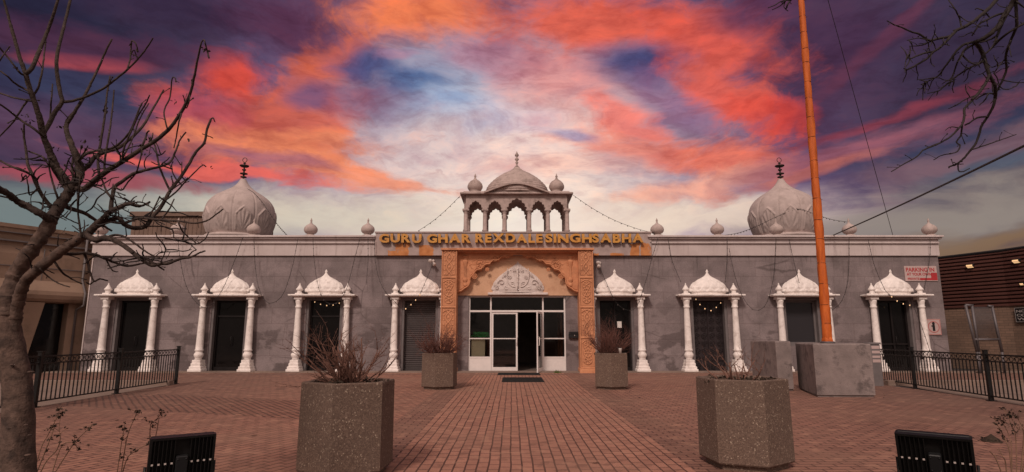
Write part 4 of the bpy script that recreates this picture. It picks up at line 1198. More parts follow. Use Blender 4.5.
# utility cable
B0 = at(1024, 140, 9.0); B1 = at(830, 236, 22.4); B1.z = 5.15
dirv = (B0-B1)
mb = MB(); far_ = B0+dirv*0.6
mb.tube([B1.lerp(far_, k/24)-Vector((0,0,0.10*math.sin(PI*k/24))) for k in range(25)], 0.020, 6)
free(mb, 'overhead_cable', M['wire'], tuple(B1), label='thick black cable slanting down from the right to the temple roof', cat='cable')

# pedestal behind the base with stickers
p = ground(877.5, 386)
r = empty('utility_pedestal', (p.x+0.03, p.y+0.1, 0), label='narrow dark pedestal with white labels beside the concrete base', cat='pedestal')
mb = MB(); mb.cbox(-0.14, 0.14, -0.12, 0.12, 0, 1.10, 0.015); mb.cbox(-0.16, 0.16, -0.14, 0.14, 1.10, 1.15, 0.01); mb.build('housing', M['jamb'], r)
for a, b in ((0.98, 1.06), (0.86, 0.93), (0.74, 0.80), (0.62, 0.70)):
    mb = MB(); mb.box(-0.10, 0.115, -0.124, -0.1205, a, b); mb.build('sticker', M['signwhite'], r)

# ================================================================== RAILINGS
def railing(x, y0, y1, posts, label, xs=None):
    r = empty('iron_railing', (x, y0, 0), 0.0725 if x < 0 else -0.1265, label=label, cat='railing', group='black iron railings beside the plaza')
    H = 0.96
    for y in posts:
        mb = MB(); mb.box(-0.035, 0.035, y-y0-0.035, y-y0+0.035, 0, 1.03); mb.box(-0.05, 0.05, y-y0-0.05, y-y0+0.05, 1.03, 1.045); mb.box(-0.07, 0.07, y-y0-0.07, y-y0+0.07, 0, 0.015)
        mb.build('post', M['iron'], r)
    for a, b in zip(posts, posts[1:]):
        a2, b2 = a-y0+0.036, b-y0-0.036; mb = MB()
        mb.box(-0.02, 0.02, a2, b2, H-0.03, H); mb.box(-0.015, 0.015, a2, b2, 0.80, 0.825); mb.box(-0.015, 0.015, a2, b2, 0.09, 0.115)
        n = max(2, round((b2-a2)/0.125))
        for k in range(1, n):
            yy = a2+(b2-a2)*k/n; mb.box(-0.009, 0.009, yy-0.009, yy+0.009, 0.115, 0.80)
        mb.build('picket_panel', M['iron'], r)
        mb = MB(); n2 = max(2, round((b2-a2)/0.16))
        for k in range(n2):
            yy = a2+(b2-a2)*(k+0.5)/n2; rad = 0.045
            mb.tube([(0, yy+rad*1.3*math.cos(t), 0.877+rad*math.sin(t)) for t in [q*PI/6 for q in range(13)]], 0.007, 4, cap=False)
            mb.tube([(0, yy+0.02*math.cos(t)+0.055, 0.877+0.03*math.sin(t)) for t in [q*PI/3 for q in range(5)]], 0.006, 4)
        mb.build('scroll_band', M['iron'], r)
railing(-8.83, 8.6, 16.7, [8.6, 11.35, 13.95, 16.72], 'black iron railing with scrolled top band along the left side of the plaza')
railing(9.58, 9.6, 18.2, [9.55, 12.45, 15.3, 18.2], 'black iron railing with scrolled top band along the right side of the plaza')

# ================================================================== GARDEN FLOODLIGHTS
def floodlight(x, y, z, rz, tilt, W, H, label):
    r = empty('garden_floodlight', (x, y, 0), rz, label=label, cat='floodlight', group='black garden floodlights seen from behind')
    Rm = Matrix.Rotation(tilt, 3, 'X'); c0 = Vector((0, 0, z))
    def T(m_):
        m_.v = [tuple(c0 + Rm @ Vector(p)) for p in m_.v]; return m_
    mb = MB(); mb.cbox(-W/2, W/2, 0.0, 0.05, -H/2, H/2, 0.01)
    for a, b, c, d in ((-W/2,W/2,H/2-0.018,H/2),(-W/2,W/2,-H/2,-H/2+0.018),(-W/2,-W/2+0.018,-H/2+0.018,H/2-0.018),(W/2-0.018,W/2,-H/2+0.018,H/2-0.018)):
        mb.box(a, b, -0.045, -0.001, c, d)
    n = 15
    for k in range(n):
        xx = -W/2+0.035+(W-0.07)*k/(n-1)
        if abs(xx) < 0.045: continue
        mb.box(xx-0.003, xx+0.003, -0.04, -0.001, -H/2+0.02, H/2-0.02)
    T(mb).build('body', M['iron'], r)
    for s in (-1, 1):
        for k in range(4):
            xx = s*(0.075+0.048*k)*W/0.5; mb = MB(); mb.box(xx-0.007, xx+0.007, -0.0425, -0.0405, 0.018, 0.031); T(mb).build('vent_slot', M['plastic'], r)
    mb = MB(); mb.cbox(-0.042, 0.042, -0.06, -0.001, -0.12, 0.075, 0.006)
    for sx in (-0.028, 0.028):
        for zz in (0.055, -0.05): mb.tube([(sx, -0.06, zz), (sx, -0.064, zz)], 0.006, 8)
    T(mb).build('gear_box', M['signblack'], r)
    mb = MB()
    mb.tube([(-W/2-0.012, 0.02, z), (-W/2-0.012, 0.02, 0.09), (W/2+0.012, 0.02, 0.09), (W/2+0.012, 0.02, z)], 0.011, 6); mb.tube([(0, 0.02, 0.09), (0, 0.02, -0.05)], 0.02, 8)
    mb.build('bracket', M['iron'], r)
    mb = MB(); mb.box(-W/2+0.02, W/2-0.02, 0.051, 0.054, -H/2+0.02, H/2-0.02); T(mb).build('lens', M['winglass'], r)
c1 = at(182, 452, 4.75); c2 = at(937, 449, 4.75)
floodlight(c1.x, 4.75, 0.36, R(34), R(6), 0.45, 0.44, 'black finned floodlight in the bottom left foreground, seen from behind')
floodlight(c2.x-0.02, 4.75, 0.38, R(-38), R(16), 0.49, 0.44, 'black finned floodlight in the bottom right foreground, seen from behind')

# ================================================================== NEIGHBOURING BUILDINGS
def wall_uv(name, P0, P1, z0, z1, m, parent):
    me = bpy.data.meshes.new(name); L = math.hypot(P1[0]-P0[0], P1[1]-P0[1])
    n = Vector((P1[1]-P0[1], -(P1[0]-P0[0]), 0)).normalized()*-0.3
    V = [(P0[0],P0[1],z0),(P1[0],P1[1],z0),(P1[0],P1[1],z1),(P0[0],P0[1],z1)]
    V += [(x+n.x, y+n.y, z) for x, y, z in V]
    me.from_pydata(V, [], [(0,1,2,3),(7,6,5,4),(3,2,6,7),(0,3,7,4),(1,5,6,2),(0,4,5,1)])
    uv = me.uv_layers.new(name='UVMap'); c = [(0,z0),(L,z0),(L,z1),(0,z1)]
    for i in range(4): uv.data[i].uv = c[i]
    for i in range(4, len(uv.data)): uv.data[i].uv = (0, 0)
    me.materials.append(m); o = bpy.data.objects.new(name, me); COL.objects.link(o); o.parent = parent; return o
# right: brown siding over buff brick
rb_ = empty('brick_building', (19, 23, 0), label='low building right of the temple with brown siding above buff brick', cat='building')
oX, oY = 19, 23
P0 = at(925, 300, 25.2); P1 = at(1009, 300, 22.3); P2 = at(1120, 300, 18.8)
q = [(P.x-oX, P.y-oY) for P in (P0, P1, P2)]
def lap(P0, P1, z0, z1, step, dep):
    mb = MB(); d = Vector((P1[0]-P0[0], P1[1]-P0[1])); n = Vector((d.y, -d.x)).normalized()
    k = 0; z = z0
    while z < z1-0.01:
        zb = min(z+step, z1)
        pr = [(dep, z), (dep*1.0, z+step*0.45), (0.0, z+step*0.62), (0.0, zb)]
        V = []
        for off, zz in pr: V += [(P0[0]+n.x*off, P0[1]+n.y*off, zz), (P1[0]+n.x*off, P1[1]+n.y*off, zz)]
        mb.add(V, [(0,1,3,2),(2,3,5,4),(4,5,7,6)]); 
        mb.add([(P0[0],P0[1],z),(P1[0],P1[1],z),V[1],V[0]], [(0,1,2,3)])
        z = zb
    V = [(P0[0],P0[1],z0),(P1[0],P1[1],z0),(P1[0],P1[1],z1),(P0[0],P0[1],z1)]
    nb = [(x-n.x*0.4, y-n.y*0.4, z) for x, y, z in V]
    mb.add(V+nb, [(0,1,2,3),(7,6,5,4),(3,2,6,7),(1,5,6,2),(0,3,7,4),(0,4,5,1)])
    return mb
ZR = 4.55; ZB = 2.45
for a, b in ((q[0], q[1]), (q[1], q[2])):
    lap(a, b, ZB, ZR, 0.145, 0.05).build('siding', M['siding'], rb_)
    wall_uv('brick_wall', a, b, 0, ZB-0.003, M['brick'], rb_)
mb = MB()
mb.tube([(q[0][0], q[0][1]-0.05, ZR+0.03), (q[1][0], q[1][1]-0.07, ZR+0.03), (q[2][0], q[2][1]-0.07, ZR+0.03)], 0.06, 6, smooth=False)
mb.build('roof_edge', M['signblack'], rb_)
mb = MB(); V = [(q[0][0],q[0][1]+0.3,ZR-0.01),(q[1][0]+0.2,q[1][1]+0.3,ZR-0.01),(q[2][0]+0.3,q[2][1]+0.3,ZR-0.01),(q[2][0]+8,q[2][1]+14,ZR-0.01),(q[0][0],q[0][1]+14,ZR-0.01)]
mb.add(V, [(0,1,2,3,4)]); mb.build('roof', M['roof'], rb_)
# wall lamps
for px, py, Yg, lab in ((972, 266, 23.0, 'lit wall lamp high on the brown siding nearest the temple'), (1019, 261, 21.7, 'lit wall lamp high on the brown siding at the right edge of the picture'), (1024, 284, 21.55, 'small lit wall lamp low on the brown siding at the right edge of the picture')):
    # stand the lamp on the siding plane
    r0 = ray(px, py); a, b = (P0, P1) if px < 1009 else (P1, P2)
    d = b-a; n = Vector((d.y, -d.x, 0)).normalized(); t = (a-Vector((0,0,CAMZ))).dot(n)/r0.dot(n); h = Vector((0,0,CAMZ))+r0*t + n*0.05
    ang = math.atan2(d.y, d.x)
    r = empty('wall_lamp', h, ang, label=lab, cat='wall lamp', group='lit lamps on the brown siding')
    s = 0.45 if py > 280 else 0.8
    mb = MB(); mb.cbox(-0.16*s, 0.16*s, -0.16*s, 0.0, -0.03*s, 0.10*s, 0.012); mb.build('housing', M['signblack'], r)
    mb = MB(); mb.add([(-0.14*s,-0.165*s,-0.02*s),(0.14*s,-0.165*s,-0.02*s),(0.14*s,-0.165*s,0.05*s),(-0.14*s,-0.165*s,0.05*s),(-0.14*s,-0.04,-0.10*s),(0.14*s,-0.04,-0.10*s)],
        [(0,1,2,3),(4,5,1,0)]); mb.build('lens', M['walllamp'], r)
# sign at the right edge
a, b = P1, P2; d = b-a; n = Vector((d.y, -d.x, 0)).normalized(); r0 = ray(1020, 315); t = (a-Vector((0,0,CAMZ))).dot(n)/r0.dot(n); h = Vector((0,0,CAMZ))+r0*t+n*0.06
r = empty('notice_sign', h, math.atan2(d.y, d.x), label='black sign with lines of grey lettering on the buff brick at the right edge', cat='sign')
mb = MB(); mb.cbox(-0.12, 0.75, -0.02, 0.0, -0.27, 0.28, 0.003); mb.build('board', M['signblack'], r)
M['signgrey'] = mat('sign_grey', (0.32, 0.29, 0.28), 0.5, 0.05, 5)
mb = MB()
for c, d2, e, f in ((-0.11, 0.74, 0.255, 0.27), (-0.11, 0.74, -0.262, -0.247), (-0.11, -0.095, -0.247, 0.255)): mb.box(c, d2, -0.024, -0.0205, e, f)
mb.build('border', M['signgrey'], r)
for s, z in (('NO', 0.09), ('CO', -0.06), ('W', -0.20)):
    text_on(r, s+' '+'IO', 0.28, z, 0.10, 0.66, -0.02, M['signgrey'])
# pipe gate leaning before the brick wall
ga = empty('pipe_gate', (0, 0, 0), label='grey pipe frame gate standing open before the buff brick wall', cat='gate')
def gp(px, py): return at(px, py, 21.2)
g0 = gp(975, 352); ga.location = (g0.x, g0.y, 0); gl = Vector(ga.location)
mb = MB()
for A_, B_ in (((965.5,305),(977,352)),((972,306),(979,352)),((992,306),(1002,352)),((974,339.5),(999,339.5)),((965.5,305),(973,305.5)),((988,306),(993,306.5))):
    mb.tube([gp(*A_)-gl, gp(*B_)-gl], 0.045, 8)
for A_, B_ in (((977,352),None),((979,352),None),((1002,352),None)):
    v = gp(*A_); mb.tube([v-gl, Vector((v.x, v.y, 0.0))-gl], 0.045, 8)
mb.build('frame', M['pipe'], ga)
mb = MB()
for k in range(26):
    t = k/25
    a1 = gp(973+19*t, 307); b1 = gp(978+21*t, 339)
    mb.tube([a1-gl, b1-gl], 0.006, 3)
    z1 = 307+32*t; mb.tube([gp(973+5*t, z1)-gl, gp(992+7*t, z1)-gl], 0.006, 3)
mb.build('mesh_infill', M['pipe'], ga)
mb = MB(); g3 = at(948, 352, 22.6); mb.tube([(0,0,0),(0,0,2.4)], 0.05, 8); mb.tube([(0,0,2.35),(-0.5,0,2.35)], 0.03, 6); mb.tube([(0,0,0.9),(-0.5,0,0.9)], 0.03, 6)
mb.build('gate_post', M['pipe'], None, loc=(g3.x, 22.6, 0), label='grey gate post in the gap between the temple wall and the brick building', cat='post')

# left: beige concrete building, its front angled
P0 = Vector((-16.35, 22.7, 0)); ux = Vector((-0.5, -0.866, 0)); ang = math.atan2(ux.y, ux.x)+PI   # local +x runs back towards P0
lb = empty('concrete_building', P0, ang, label='beige concrete building left of the temple with an overhanging rounded fascia', cat='building')
# local frame: x from -9 (near the viewer) to 0 (at P0), outward normal = -y
prof = [(0.0,5.25),(-0.06,5.25),(-0.06,5.12),(0.0,5.08),(0.0,4.5),(-0.06,4.42),(-0.10,4.2),(-0.12,3.3),(-0.36,3.05),(-0.46,2.92),(-0.48,2.78),(-0.44,2.64),(-0.34,2.55),(-0.2,2.52),(0.5,2.52)]
V = []; F = []
for y, z in prof: V += [(-9, y, z), (0, y, z)]
for k in range(len(prof)-1): F.append((2*k, 2*k+1, 2*k+3, 2*k+2)[::-1])
mb = MB(); mb.add(V, F)
V = [(0.0, y, z) for y, z in prof]+[(0.0, 0.5, 5.25)]
mb.add(V, [tuple(range(len(V)))]); mb.box(-9, 0, 0.5, 8, 2.5, 5.24)
mb.build('fascia', M['stucco_beige'], lb)
mb = MB()
for xa in (-9, -7.2, -5.4, -3.6, -1.8): mb.box(xa-0.01, xa+0.01, -0.13, 0.0, 3.3, 4.45)
mb.build('panel_joint', M['jamb'], lb)
mb = MB()
for z_, h_ in ((4.62, 0.05), (4.92, 0.03), (3.75, 0.025)): mb.box(-9, 0, -0.14, 0.0, z_, z_+h_)
mb.build('trim_band', M['jamb'], lb)
mb = MB(); mb.tube([(-0.5,-0.18,5.1),(-0.5,-0.18,3.4),(-0.5,-0.52,2.9),(-0.5,-0.52,2.45),(-0.5,0.02,2.3),(-0.5,0.02,0.0)], 0.04, 8); mb.build('downpipe', M['jamb'], lb)
mb = MB()
for x in (-7.6, -4.9, -2.2):       # canted piers
    V = [(x-0.30,-0.02,0),(x+0.35,-0.02,0),(x+0.35,0.6,0),(x-0.30,0.6,0),(x-0.55,-0.3,2.515),(x+0.55,-0.3,2.515),(x+0.55,0.6,2.515),(x-0.55,0.6,2.515)]
    V = [(a-(0.12 if c == 0 else 0), b, c) for a, b, c in V]
    mb.add(V, [(0,3,2,1),(4,5,6,7),(0,1,5,4),(1,2,6,5),(2,3,7,6),(3,0,4,7)])
mb.box(-0.75, -0.01, 0.05, 0.6, 0, 2.515)
mb.build('pier', M['stucco_beige'], lb)
mb = MB(); mb.box(-9, 0, 0.45, 0.498, 0, 2.5); mb.box(-9, 0, 0.15, 0.44, 0, 0.35); mb.build('dark_window', M['darkglass'], lb)
mb = MB()
mb.box(-4.2, -3.0, 0.02, 0.06, 0.9, 1.0); 
mb.build('window_rail', M['jamb'], lb)
# low brown metal-clad roof building behind, left
lb2 = empty('metal_clad_building', (-19, 31, 0), label='brown ribbed metal building rising behind the left end of the temple', cat='building')
mb = MB(); xx = -1.7; V = []; n = 0; pts = []
while xx < 3.4:
    pts += [(xx, 0.0), (xx+0.16, 0.0), (xx+0.18, -0.025), (xx+0.22, -0.025)]; xx += 0.24
for x, y in pts: V += [(x, y, 0), (x, y, 7.72)]
mb.add(V, [(2*k, 2*k+2, 2*k+3, 2*k+1) for k in range(len(pts)-1)])
mb.box(-1.7, 3.4, 0.02, 6, 0, 7.7)
mb.build('ribbed_wall', M['ribmetal'], lb2)
mb = MB(); mb.cbox(-1.8, 3.5, -0.12, 6.1, 7.72, 7.98, 0.02); mb.build('roof_trim', M['ribmetal'], lb2)
# poster stand on the left behind the tree
p = ground(4, 388); r = empty('bollard_post', (-14.5, 17.4, 0.0), label='short dark post on the left walk before the beige building', cat='post')
mb = MB(); mb.box(-0.06, 0.06, -0.06, 0.06, 0, 1.0); mb.box(-0.09, 0.09, -0.09, 0.09, 1.0, 1.04); mb.build('post', M['iron'], r)
SKY_BLOBS = '''
B_ = [
 # px, py, rx, ry, rot, colour, alpha, noise, hard
 # clear bands near the horizon
 (50, 212, 190, 32, 0, '74807f', 0.9, 0.25, 0.8),
 (200, 200, 90, 24, 0, 'a3a69d', 0.8, 0.25, 0.8),
 (330, 212, 150, 26, 0, 'd8ccb8', 0.85, 0.25, 0.8),
 (700, 215, 130, 20, 0, 'f2dcc4', 0.75, 0.25, 0.8),
 (930, 212, 150, 26, 4, '93877e', 0.9, 0.3, 0.8),
 (1010, 240, 120, 16, 0, '86694c', 0.8, 0.3, 0.8),
 # blue and dusk grounds
 (985, 118, 120, 28, 10, '36435f', 0.9, 0.35, 0.8),
 (1000, 50, 120, 60, 20, '352a40', 0.85, 0.4, 0.8),
 (60, 90, 130, 34, 0, '343955', 0.85, 0.4, 0.8),
 (40, 15, 130, 26, 0, '25243c', 0.95, 0.4, 0.8),
 (160, 10, 90, 22, 0, '35263f', 0.9, 0.4, 0.8),
 (820, 60, 90, 80, 0, '472c47', 0.9, 0.5, 0.8),
 (90, 140, 150, 26, 0, '5e4058', 0.8, 0.5, 0.8),
 (440, 100, 90, 50, 0, '93a3bf', 0.85, 0.45, 0.8),
 (430, 150, 120, 30, 0, 'e0c9c4', 0.7, 0.45, 0.8),
 (540, 138, 100, 50, 0, 'f0d2c8', 0.8, 0.45, 0.8),
 (560, 80, 80, 40, 0, 'e08e8a', 0.75, 0.5, 0.8),
 (490, 56, 50, 22, 0, 'b97a8c', 0.6, 0.6, 0.8),
 # large lit clouds, left of centre
 (290, 20, 80, 34, 0, '58304a', 0.9, 0.6, 0.7),
 (280, 118, 90, 44, 10, 'cc5f48', 0.9, 0.8, 0.7),
 (235, 75, 44, 22, 15, 'd84c3a', 0.9, 0.7, 0.7),
 (205, 110, 50, 18, 10, 'b85060', 0.7, 0.7, 0.7),
 (330, 60, 60, 24, 25, 'd9653f', 0.85, 0.7, 0.7),
 (420, 12, 100, 30, 8, 'f07f50', 0.95, 0.6, 0.7),
 (350, 95, 70, 18, -6, '8a5470', 0.6, 0.8, 0.7),
 (300, 140, 110, 12, 4, 'e8875f', 0.8, 0.8, 0.7),
 (330, 165, 110, 14, -6, 'f08c62', 0.9, 0.7, 0.7),
 (225, 166, 110, 7, -2, 'e2665a', 0.9, 0.5, 0.6),
 (70, 170, 130, 8, 2, 'a24b56', 0.85, 0.5, 0.6),
 (400, 180, 60, 5, -8, 'e89a80', 0.6, 0.6, 0.7),
 (85, 56, 46, 6, 10, 'b34a4e', 0.8, 0.7, 0.7),
 (70, 40, 150, 12, 8, '4f2b44', 0.7, 0.8, 0.7),
 (270, 155, 60, 7, -4, '86587a', 0.6, 0.8, 0.7),
 # slate patches seen through the gap
 (366, 66, 46, 16, -8, '474f7e', 0.92, 0.4, 0.7),
 (312, 92, 22, 12, 20, '6e5276', 0.75, 0.6, 0.7),
 (416, 88, 42, 14, 4, '4d6694', 0.92, 0.4, 0.7),
 (450, 106, 22, 7, 0, '5f7cac', 0.85, 0.4, 0.7),
 (400, 60, 28, 6, 10, 'a97a94', 0.6, 0.6, 0.6),
 # right of centre
 (600, 20, 130, 30, -6, 'df6047', 0.92, 0.7, 0.7),
 (700, 40, 90, 30, -25, 'd95a4a', 0.92, 0.7, 0.7),
 (745, 12, 50, 20, 0, '5c3350', 0.8, 0.6, 0.7),
 (635, 64, 56, 22, -8, '454b7a', 0.95, 0.35, 0.7),
 (672, 100, 60, 22, -30, '8d6688', 0.8, 0.6, 0.7),
 (720, 90, 70, 26, -35, 'd95f50', 0.9, 0.8, 0.7),
 (760, 115, 40, 16, -20, 'd94f40', 0.85, 0.8, 0.7),
 (630, 118, 50, 14, -25, 'f0796a', 0.85, 0.7, 0.7),
 (650, 145, 90, 18, -10, 'f28c74', 0.85, 0.7, 0.7),
 (730, 150, 70, 20, -10, 'e8745a', 0.85, 0.7, 0.7),
 (560, 165, 90, 16, 0, 'f4c2b0', 0.7, 0.6, 0.7),
 (700, 185, 90, 14, 8, 'f6ad92', 0.8, 0.7, 0.7),
 (575, 130, 26, 6, -10, '9aa0c4', 0.7, 0.5, 0.7),
 (530, 120, 40, 10, 0, 'd8c8d2', 0.5, 0.5, 0.7),
 # far right
 (790, 110, 24, 14, 0, 'd6483e', 0.8, 0.7, 0.7),
 (885, 112, 90, 7, 9, '8f3a46', 0.65, 0.6, 0.6),
 (850, 150, 110, 16, 10, '995a68', 0.8, 0.6, 0.7),
 (815, 172, 70, 7, 10, 'c4705e', 0.65, 0.6, 0.7),
 (455, 110, 60, 18, -6, 'a9b8d2', 0.6, 0.5, 0.7),
 (960, 160, 90, 12, 8, '7f6068', 0.75, 0.5, 0.7),
 (890, 30, 100, 7, 35, '6f3548', 0.45, 0.7, 0.7),
 (1000, 165, 60, 8, 8, '4f5b6c', 0.7, 0.4, 0.7),
]
for (px, py, rx, ry, rot, c, al, ns, hd) in B_:
    col = blob(col, px, py, rx, ry, rot, c, al, ns, hd)
'''
# ================================================================== TREES
def nearest(samples, px, py):
    return min(samples, key=lambda s: (s[0]-px)**2+(s[1]-py)**2)
def bark_tube(mb, pts, rad, rr, n=8, knob=0.10):
    R2 = [r*(1+knob*(0.8*mnoise.noise(Vector((i*0.9, r*50, 3.1)))+rr.uniform(-0.4, 0.4))) for i, r in enumerate(rad)]
    mb.tube(pts, R2, n)
class Tree:
    def __init__(s, seed, Y0): s.rr = random.Random(seed); s.s = []; s.Y0 = Y0
    def limb(s, path, w0, w1, dY=None, first=False, k=5, knob=0.10, spurs=0.0, mb=None, n=None):
        """path traced in picture x,y; widths in picture px. Depth starts at the branch it grows from and drifts by dY metres"""
        mb = mb if mb is not None else MB()
        if first or not s.s: y0 = s.Y0
        else:
            q = nearest(s.s, *path[0]); y0 = q[2]
            if math.hypot(q[0]-path[0][0], q[1]-path[0][1]) < 14: path = [(q[0], q[1])] + list(path[1:])
        L = sum(math.hypot(a[0]-b[0], a[1]-b[1]) for a, b in zip(path, path[1:]))
        if dY is None: dY = s.rr.uniform(-0.5, 0.5)*L/150
        pp = catmull([(a, b, 0) for a, b in path], k if w0 <= 7 else 12)
        acc = [0]
        for a, b in zip(pp, pp[1:]): acc.append(acc[-1]+(b-a).length)
        pts = []; rad = []; m = len(pp)
        for i, p in enumerate(pp):
            t = acc[i]/max(acc[-1], 1e-6); y = y0+dY*t + 0.04*math.sin(t*7+L)
            jit = 0.35 if w1 < 4 else 0.8
            P = at(p.x+s.rr.uniform(-jit, jit)*0.5, p.y+s.rr.uniform(-jit, jit)*0.5, y); w = (w0+(w1-w0)*t)
            pts.append(P); rad.append(0.5*w*y/FOC*1.02); s.s.append((p.x, p.y, y))
        v0 = len(mb.v); bark_tube(mb, pts, rad, s.rr, n or (10 if w0 > 7 else 6), knob)
        if w0 > 7:
            nn = n or 10
            for vi in range(v0, len(mb.v)):
                q = Vector(mb.v[vi]); c_ = pts[min((vi-v0)//nn, len(pts)-1)]; r_ = (q-c_)
                mb.v[vi] = tuple(c_ + r_*(1+0.22*mnoise.noise(q*22)+0.12*mnoise.noise(q*55)))
        # spurs and buds
        cnt = int(spurs*L)
        for _ in range(cnt):
            i = s.rr.randrange(1, m-1) if m > 2 else 0; q = pts[i]; d = (pts[min(i+1, m-1)]-pts[i-1]).normalized()
            e = (d*0.5+Vector((s.rr.gauss(0, 1), s.rr.gauss(0, 0.8), s.rr.gauss(0.3, 0.8))).normalized()).normalized()
            ln = s.rr.choice([0.015, 0.02, 0.03, 0.05, 0.09]); r_ = min(rad[i]*0.6, 0.0045)
            c = q+e*ln*0.5+Vector((s.rr.uniform(-1, 1), s.rr.uniform(-1, 1), s.rr.uniform(0, 1)))*ln*0.12
            mb.tube([q, c, q+e*ln], [r_, r_*0.75, r_*0.9], 4); 
            if ln > 0.04: mb.tube([q+e*ln, q+e*(ln+0.012)], [r_*1.7, r_*0.5], 4)
        return mb
tr = Tree(5, 4.2)
base = ground(24, 640); bx = at(20, 440, 4.2).x
troot_loc = (bx, 4.2, 0.0)
troot = empty('bare_tree', troot_loc, label='leafless tree with pale spotted trunk at the left edge of the foreground', cat='tree')
def put(mb, name, m, root, loc):
    mb.v = [(x-loc[0], y-loc[1], z-loc[2]) for x, y, z in mb.v]; return mb.build(name, m, root)
# trunk
mb = MB()
TP = [(20, 600), (19, 540), (19, 480), (18, 440), (18, 405), (15, 375), (10, 345), (5, 318), (3, 296)]
TW = [34, 28, 26.5, 26, 25, 25.5, 25, 22, 17.5]
pts = catmull([at(a, b, 4.2) for a, b in TP], 6); ws = []
for i in range(len(pts)):
    t = i/6; j = min(int(t), len(TW)-2); ws.append(TW[j]+(TW[j+1]-TW[j])*(t-j))
pts[0].z = -0.02
rad = [0.5*w*4.2/FOC for w in ws]
tube_pts = pts
V = []; N = 20
for i, p in enumerate(pts):
    for k in range(N):
        a = 2*PI*k/N; nv = mnoise.noise(Vector((math.cos(a)*1.6, math.sin(a)*1.6, p.z*4.5)))*0.16+mnoise.noise(Vector((math.cos(a)*5, math.sin(a)*5, p.z*16)))*0.07
        V.append((p.x+rad[i]*(1+nv)*math.cos(a), p.y+rad[i]*(1+nv)*math.sin(a), p.z))
F = [(i*N+k, i*N+(k+1) % N, (i+1)*N+(k+1) % N, (i+1)*N+k) for i in range(len(pts)-1) for k in range(N)]
mb.add(V, F, True)
for (px, py, s_) in ((10, 428, 0.020), (28, 455, 0.022), (31, 372, 0.024), (26, 425, 0.014), (30, 435, 0.015), (12, 365, 0.016)):   # knots
    c = at(px, py, 4.2-0.085); q = [c+Vector((math.cos(t)*s_, -0.012, math.sin(t)*s_*0.8)) for t in [k*PI/6 for k in range(13)]]
    mb.lathe([(0, -0.4*s_), (0.8*s_, -0.2*s_), (s_, 0), (0.7*s_, 0.25*s_), (0.3*s_, 0.3*s_), (0, 0.1*s_)], c, 10)
for q in pts: pass
tr.s += [(a, b, 4.2) for a, b in TP[3:]]
tr.limb([(8, 318), (9, 292), (18, 270), (32, 249), (44, 233), (52, 218)], 14.5, 12, 0.1, knob=0.14, mb=mb, n=16)
tr.limb([(12, 345), (15, 322), (18, 303), (25, 282), (41, 267), (60, 252), (76, 241), (88, 234)], 11, 8.5, -0.25, knob=0.16, mb=mb, n=14)
put(mb, 'trunk', M['bark'], troot, troot_loc)
M['bark2'] = M['bark']
def L_(path, w0, w1, dY=None, spurs=0.05, twigs=(), m='limb', knob=0.10):
    mb = tr.limb(path, w0, w1, dY, knob=knob, spurs=spurs)
    for t in twigs:
        tr.limb(t[0], t[1], t[2], t[3] if len(t) > 3 else None, knob=0.08, spurs=spurs, mb=mb)
    put(mb, 'branch', M[m], troot, troot_loc)
# limbs off the crotch at (54,215)
L_([(50,221),(38,212),(19,202),(8,194),(-6,186)], 7.5, 6, -0.4, 0.02, [([(26,206),(12,199),(0,196),(-6,195)], 2.5, 1.6)])
L_([(52,218),(60,205),(68,194),(76,182),(80,172),(76,156),(70,141),(66,128),(69,119),(75,112)], 11.5, 3.2, 0.1, 0.04,
   [([(76,184),(72,170),(73,158),(73,150)], 3, 1.8), ([(68,192),(60,180),(52,168),(48,155)], 3.2, 2), ([(60,205),(55,190),(50,172),(49,160)], 2.5, 1.5)])
L_([(70,188),(63,176),(56,166),(50,152),(45,140),(42,130),(40,119),(34,100),(29,86),(25.5,74),(20,58),(13,34),(8,15),(2,-6)], 7.5, 2.0, -0.35, 0.03,
   [([(25.5,74),(32,68),(38,54),(43,42),(48,30),(53,16),(59,-4)], 4.6, 2.6, 0.1), ([(34,95),(38,88),(42,72),(44,56),(46,40)], 2.2, 1.2), ([(26,75),(20,73),(10,60),(0,48),(-6,42)], 2.2, 1.6, -0.2),
    ([(29,93),(16,84),(6,75),(-5,68)], 2.2, 1.5, -0.2), ([(31,103),(15,98),(0,93),(-5,91)], 2.2, 1.5, 0.2), ([(42,137),(30,126),(22,121),(8,110),(-5,101)], 2.6, 1.6, -0.3),
    ([(28,97),(22,108),(14,121),(0,136),(-5,141)], 2.0, 1.3, 0.2), ([(-4,62),(4,54),(10,46)], 1.6, 1.2), ([(18,72),(17,67)], 1.6, 1.0)])
L_([(47,133),(50,122),(55,112),(62,102),(60,92),(58,80),(56.5,66),(58,50),(62,34),(66,18),(71,-4)], 4.6, 2.4, 0.4, 0.03,
   [([(62,102),(72,101),(82,98),(92,94),(104,88),(116,79),(127,70),(137,60),(146,49),(153,38)], 3.2, 1.3, -0.5), ([(50,121),(51,105),(52,92),(52.5,84)], 2, 1.3), ([(127,70),(130,60),(131,48),(132,41),(136,44),(138,52)], 1.8, 1.4), ([(131,56),(134,50),(137,58)], 1.2, 1.0)])
L_([(67,125),(71,118),(77,108),(84,97),(91,83),(98,69),(105,53),(112,39)], 3.4, 1.6, 0.1, 0.04)
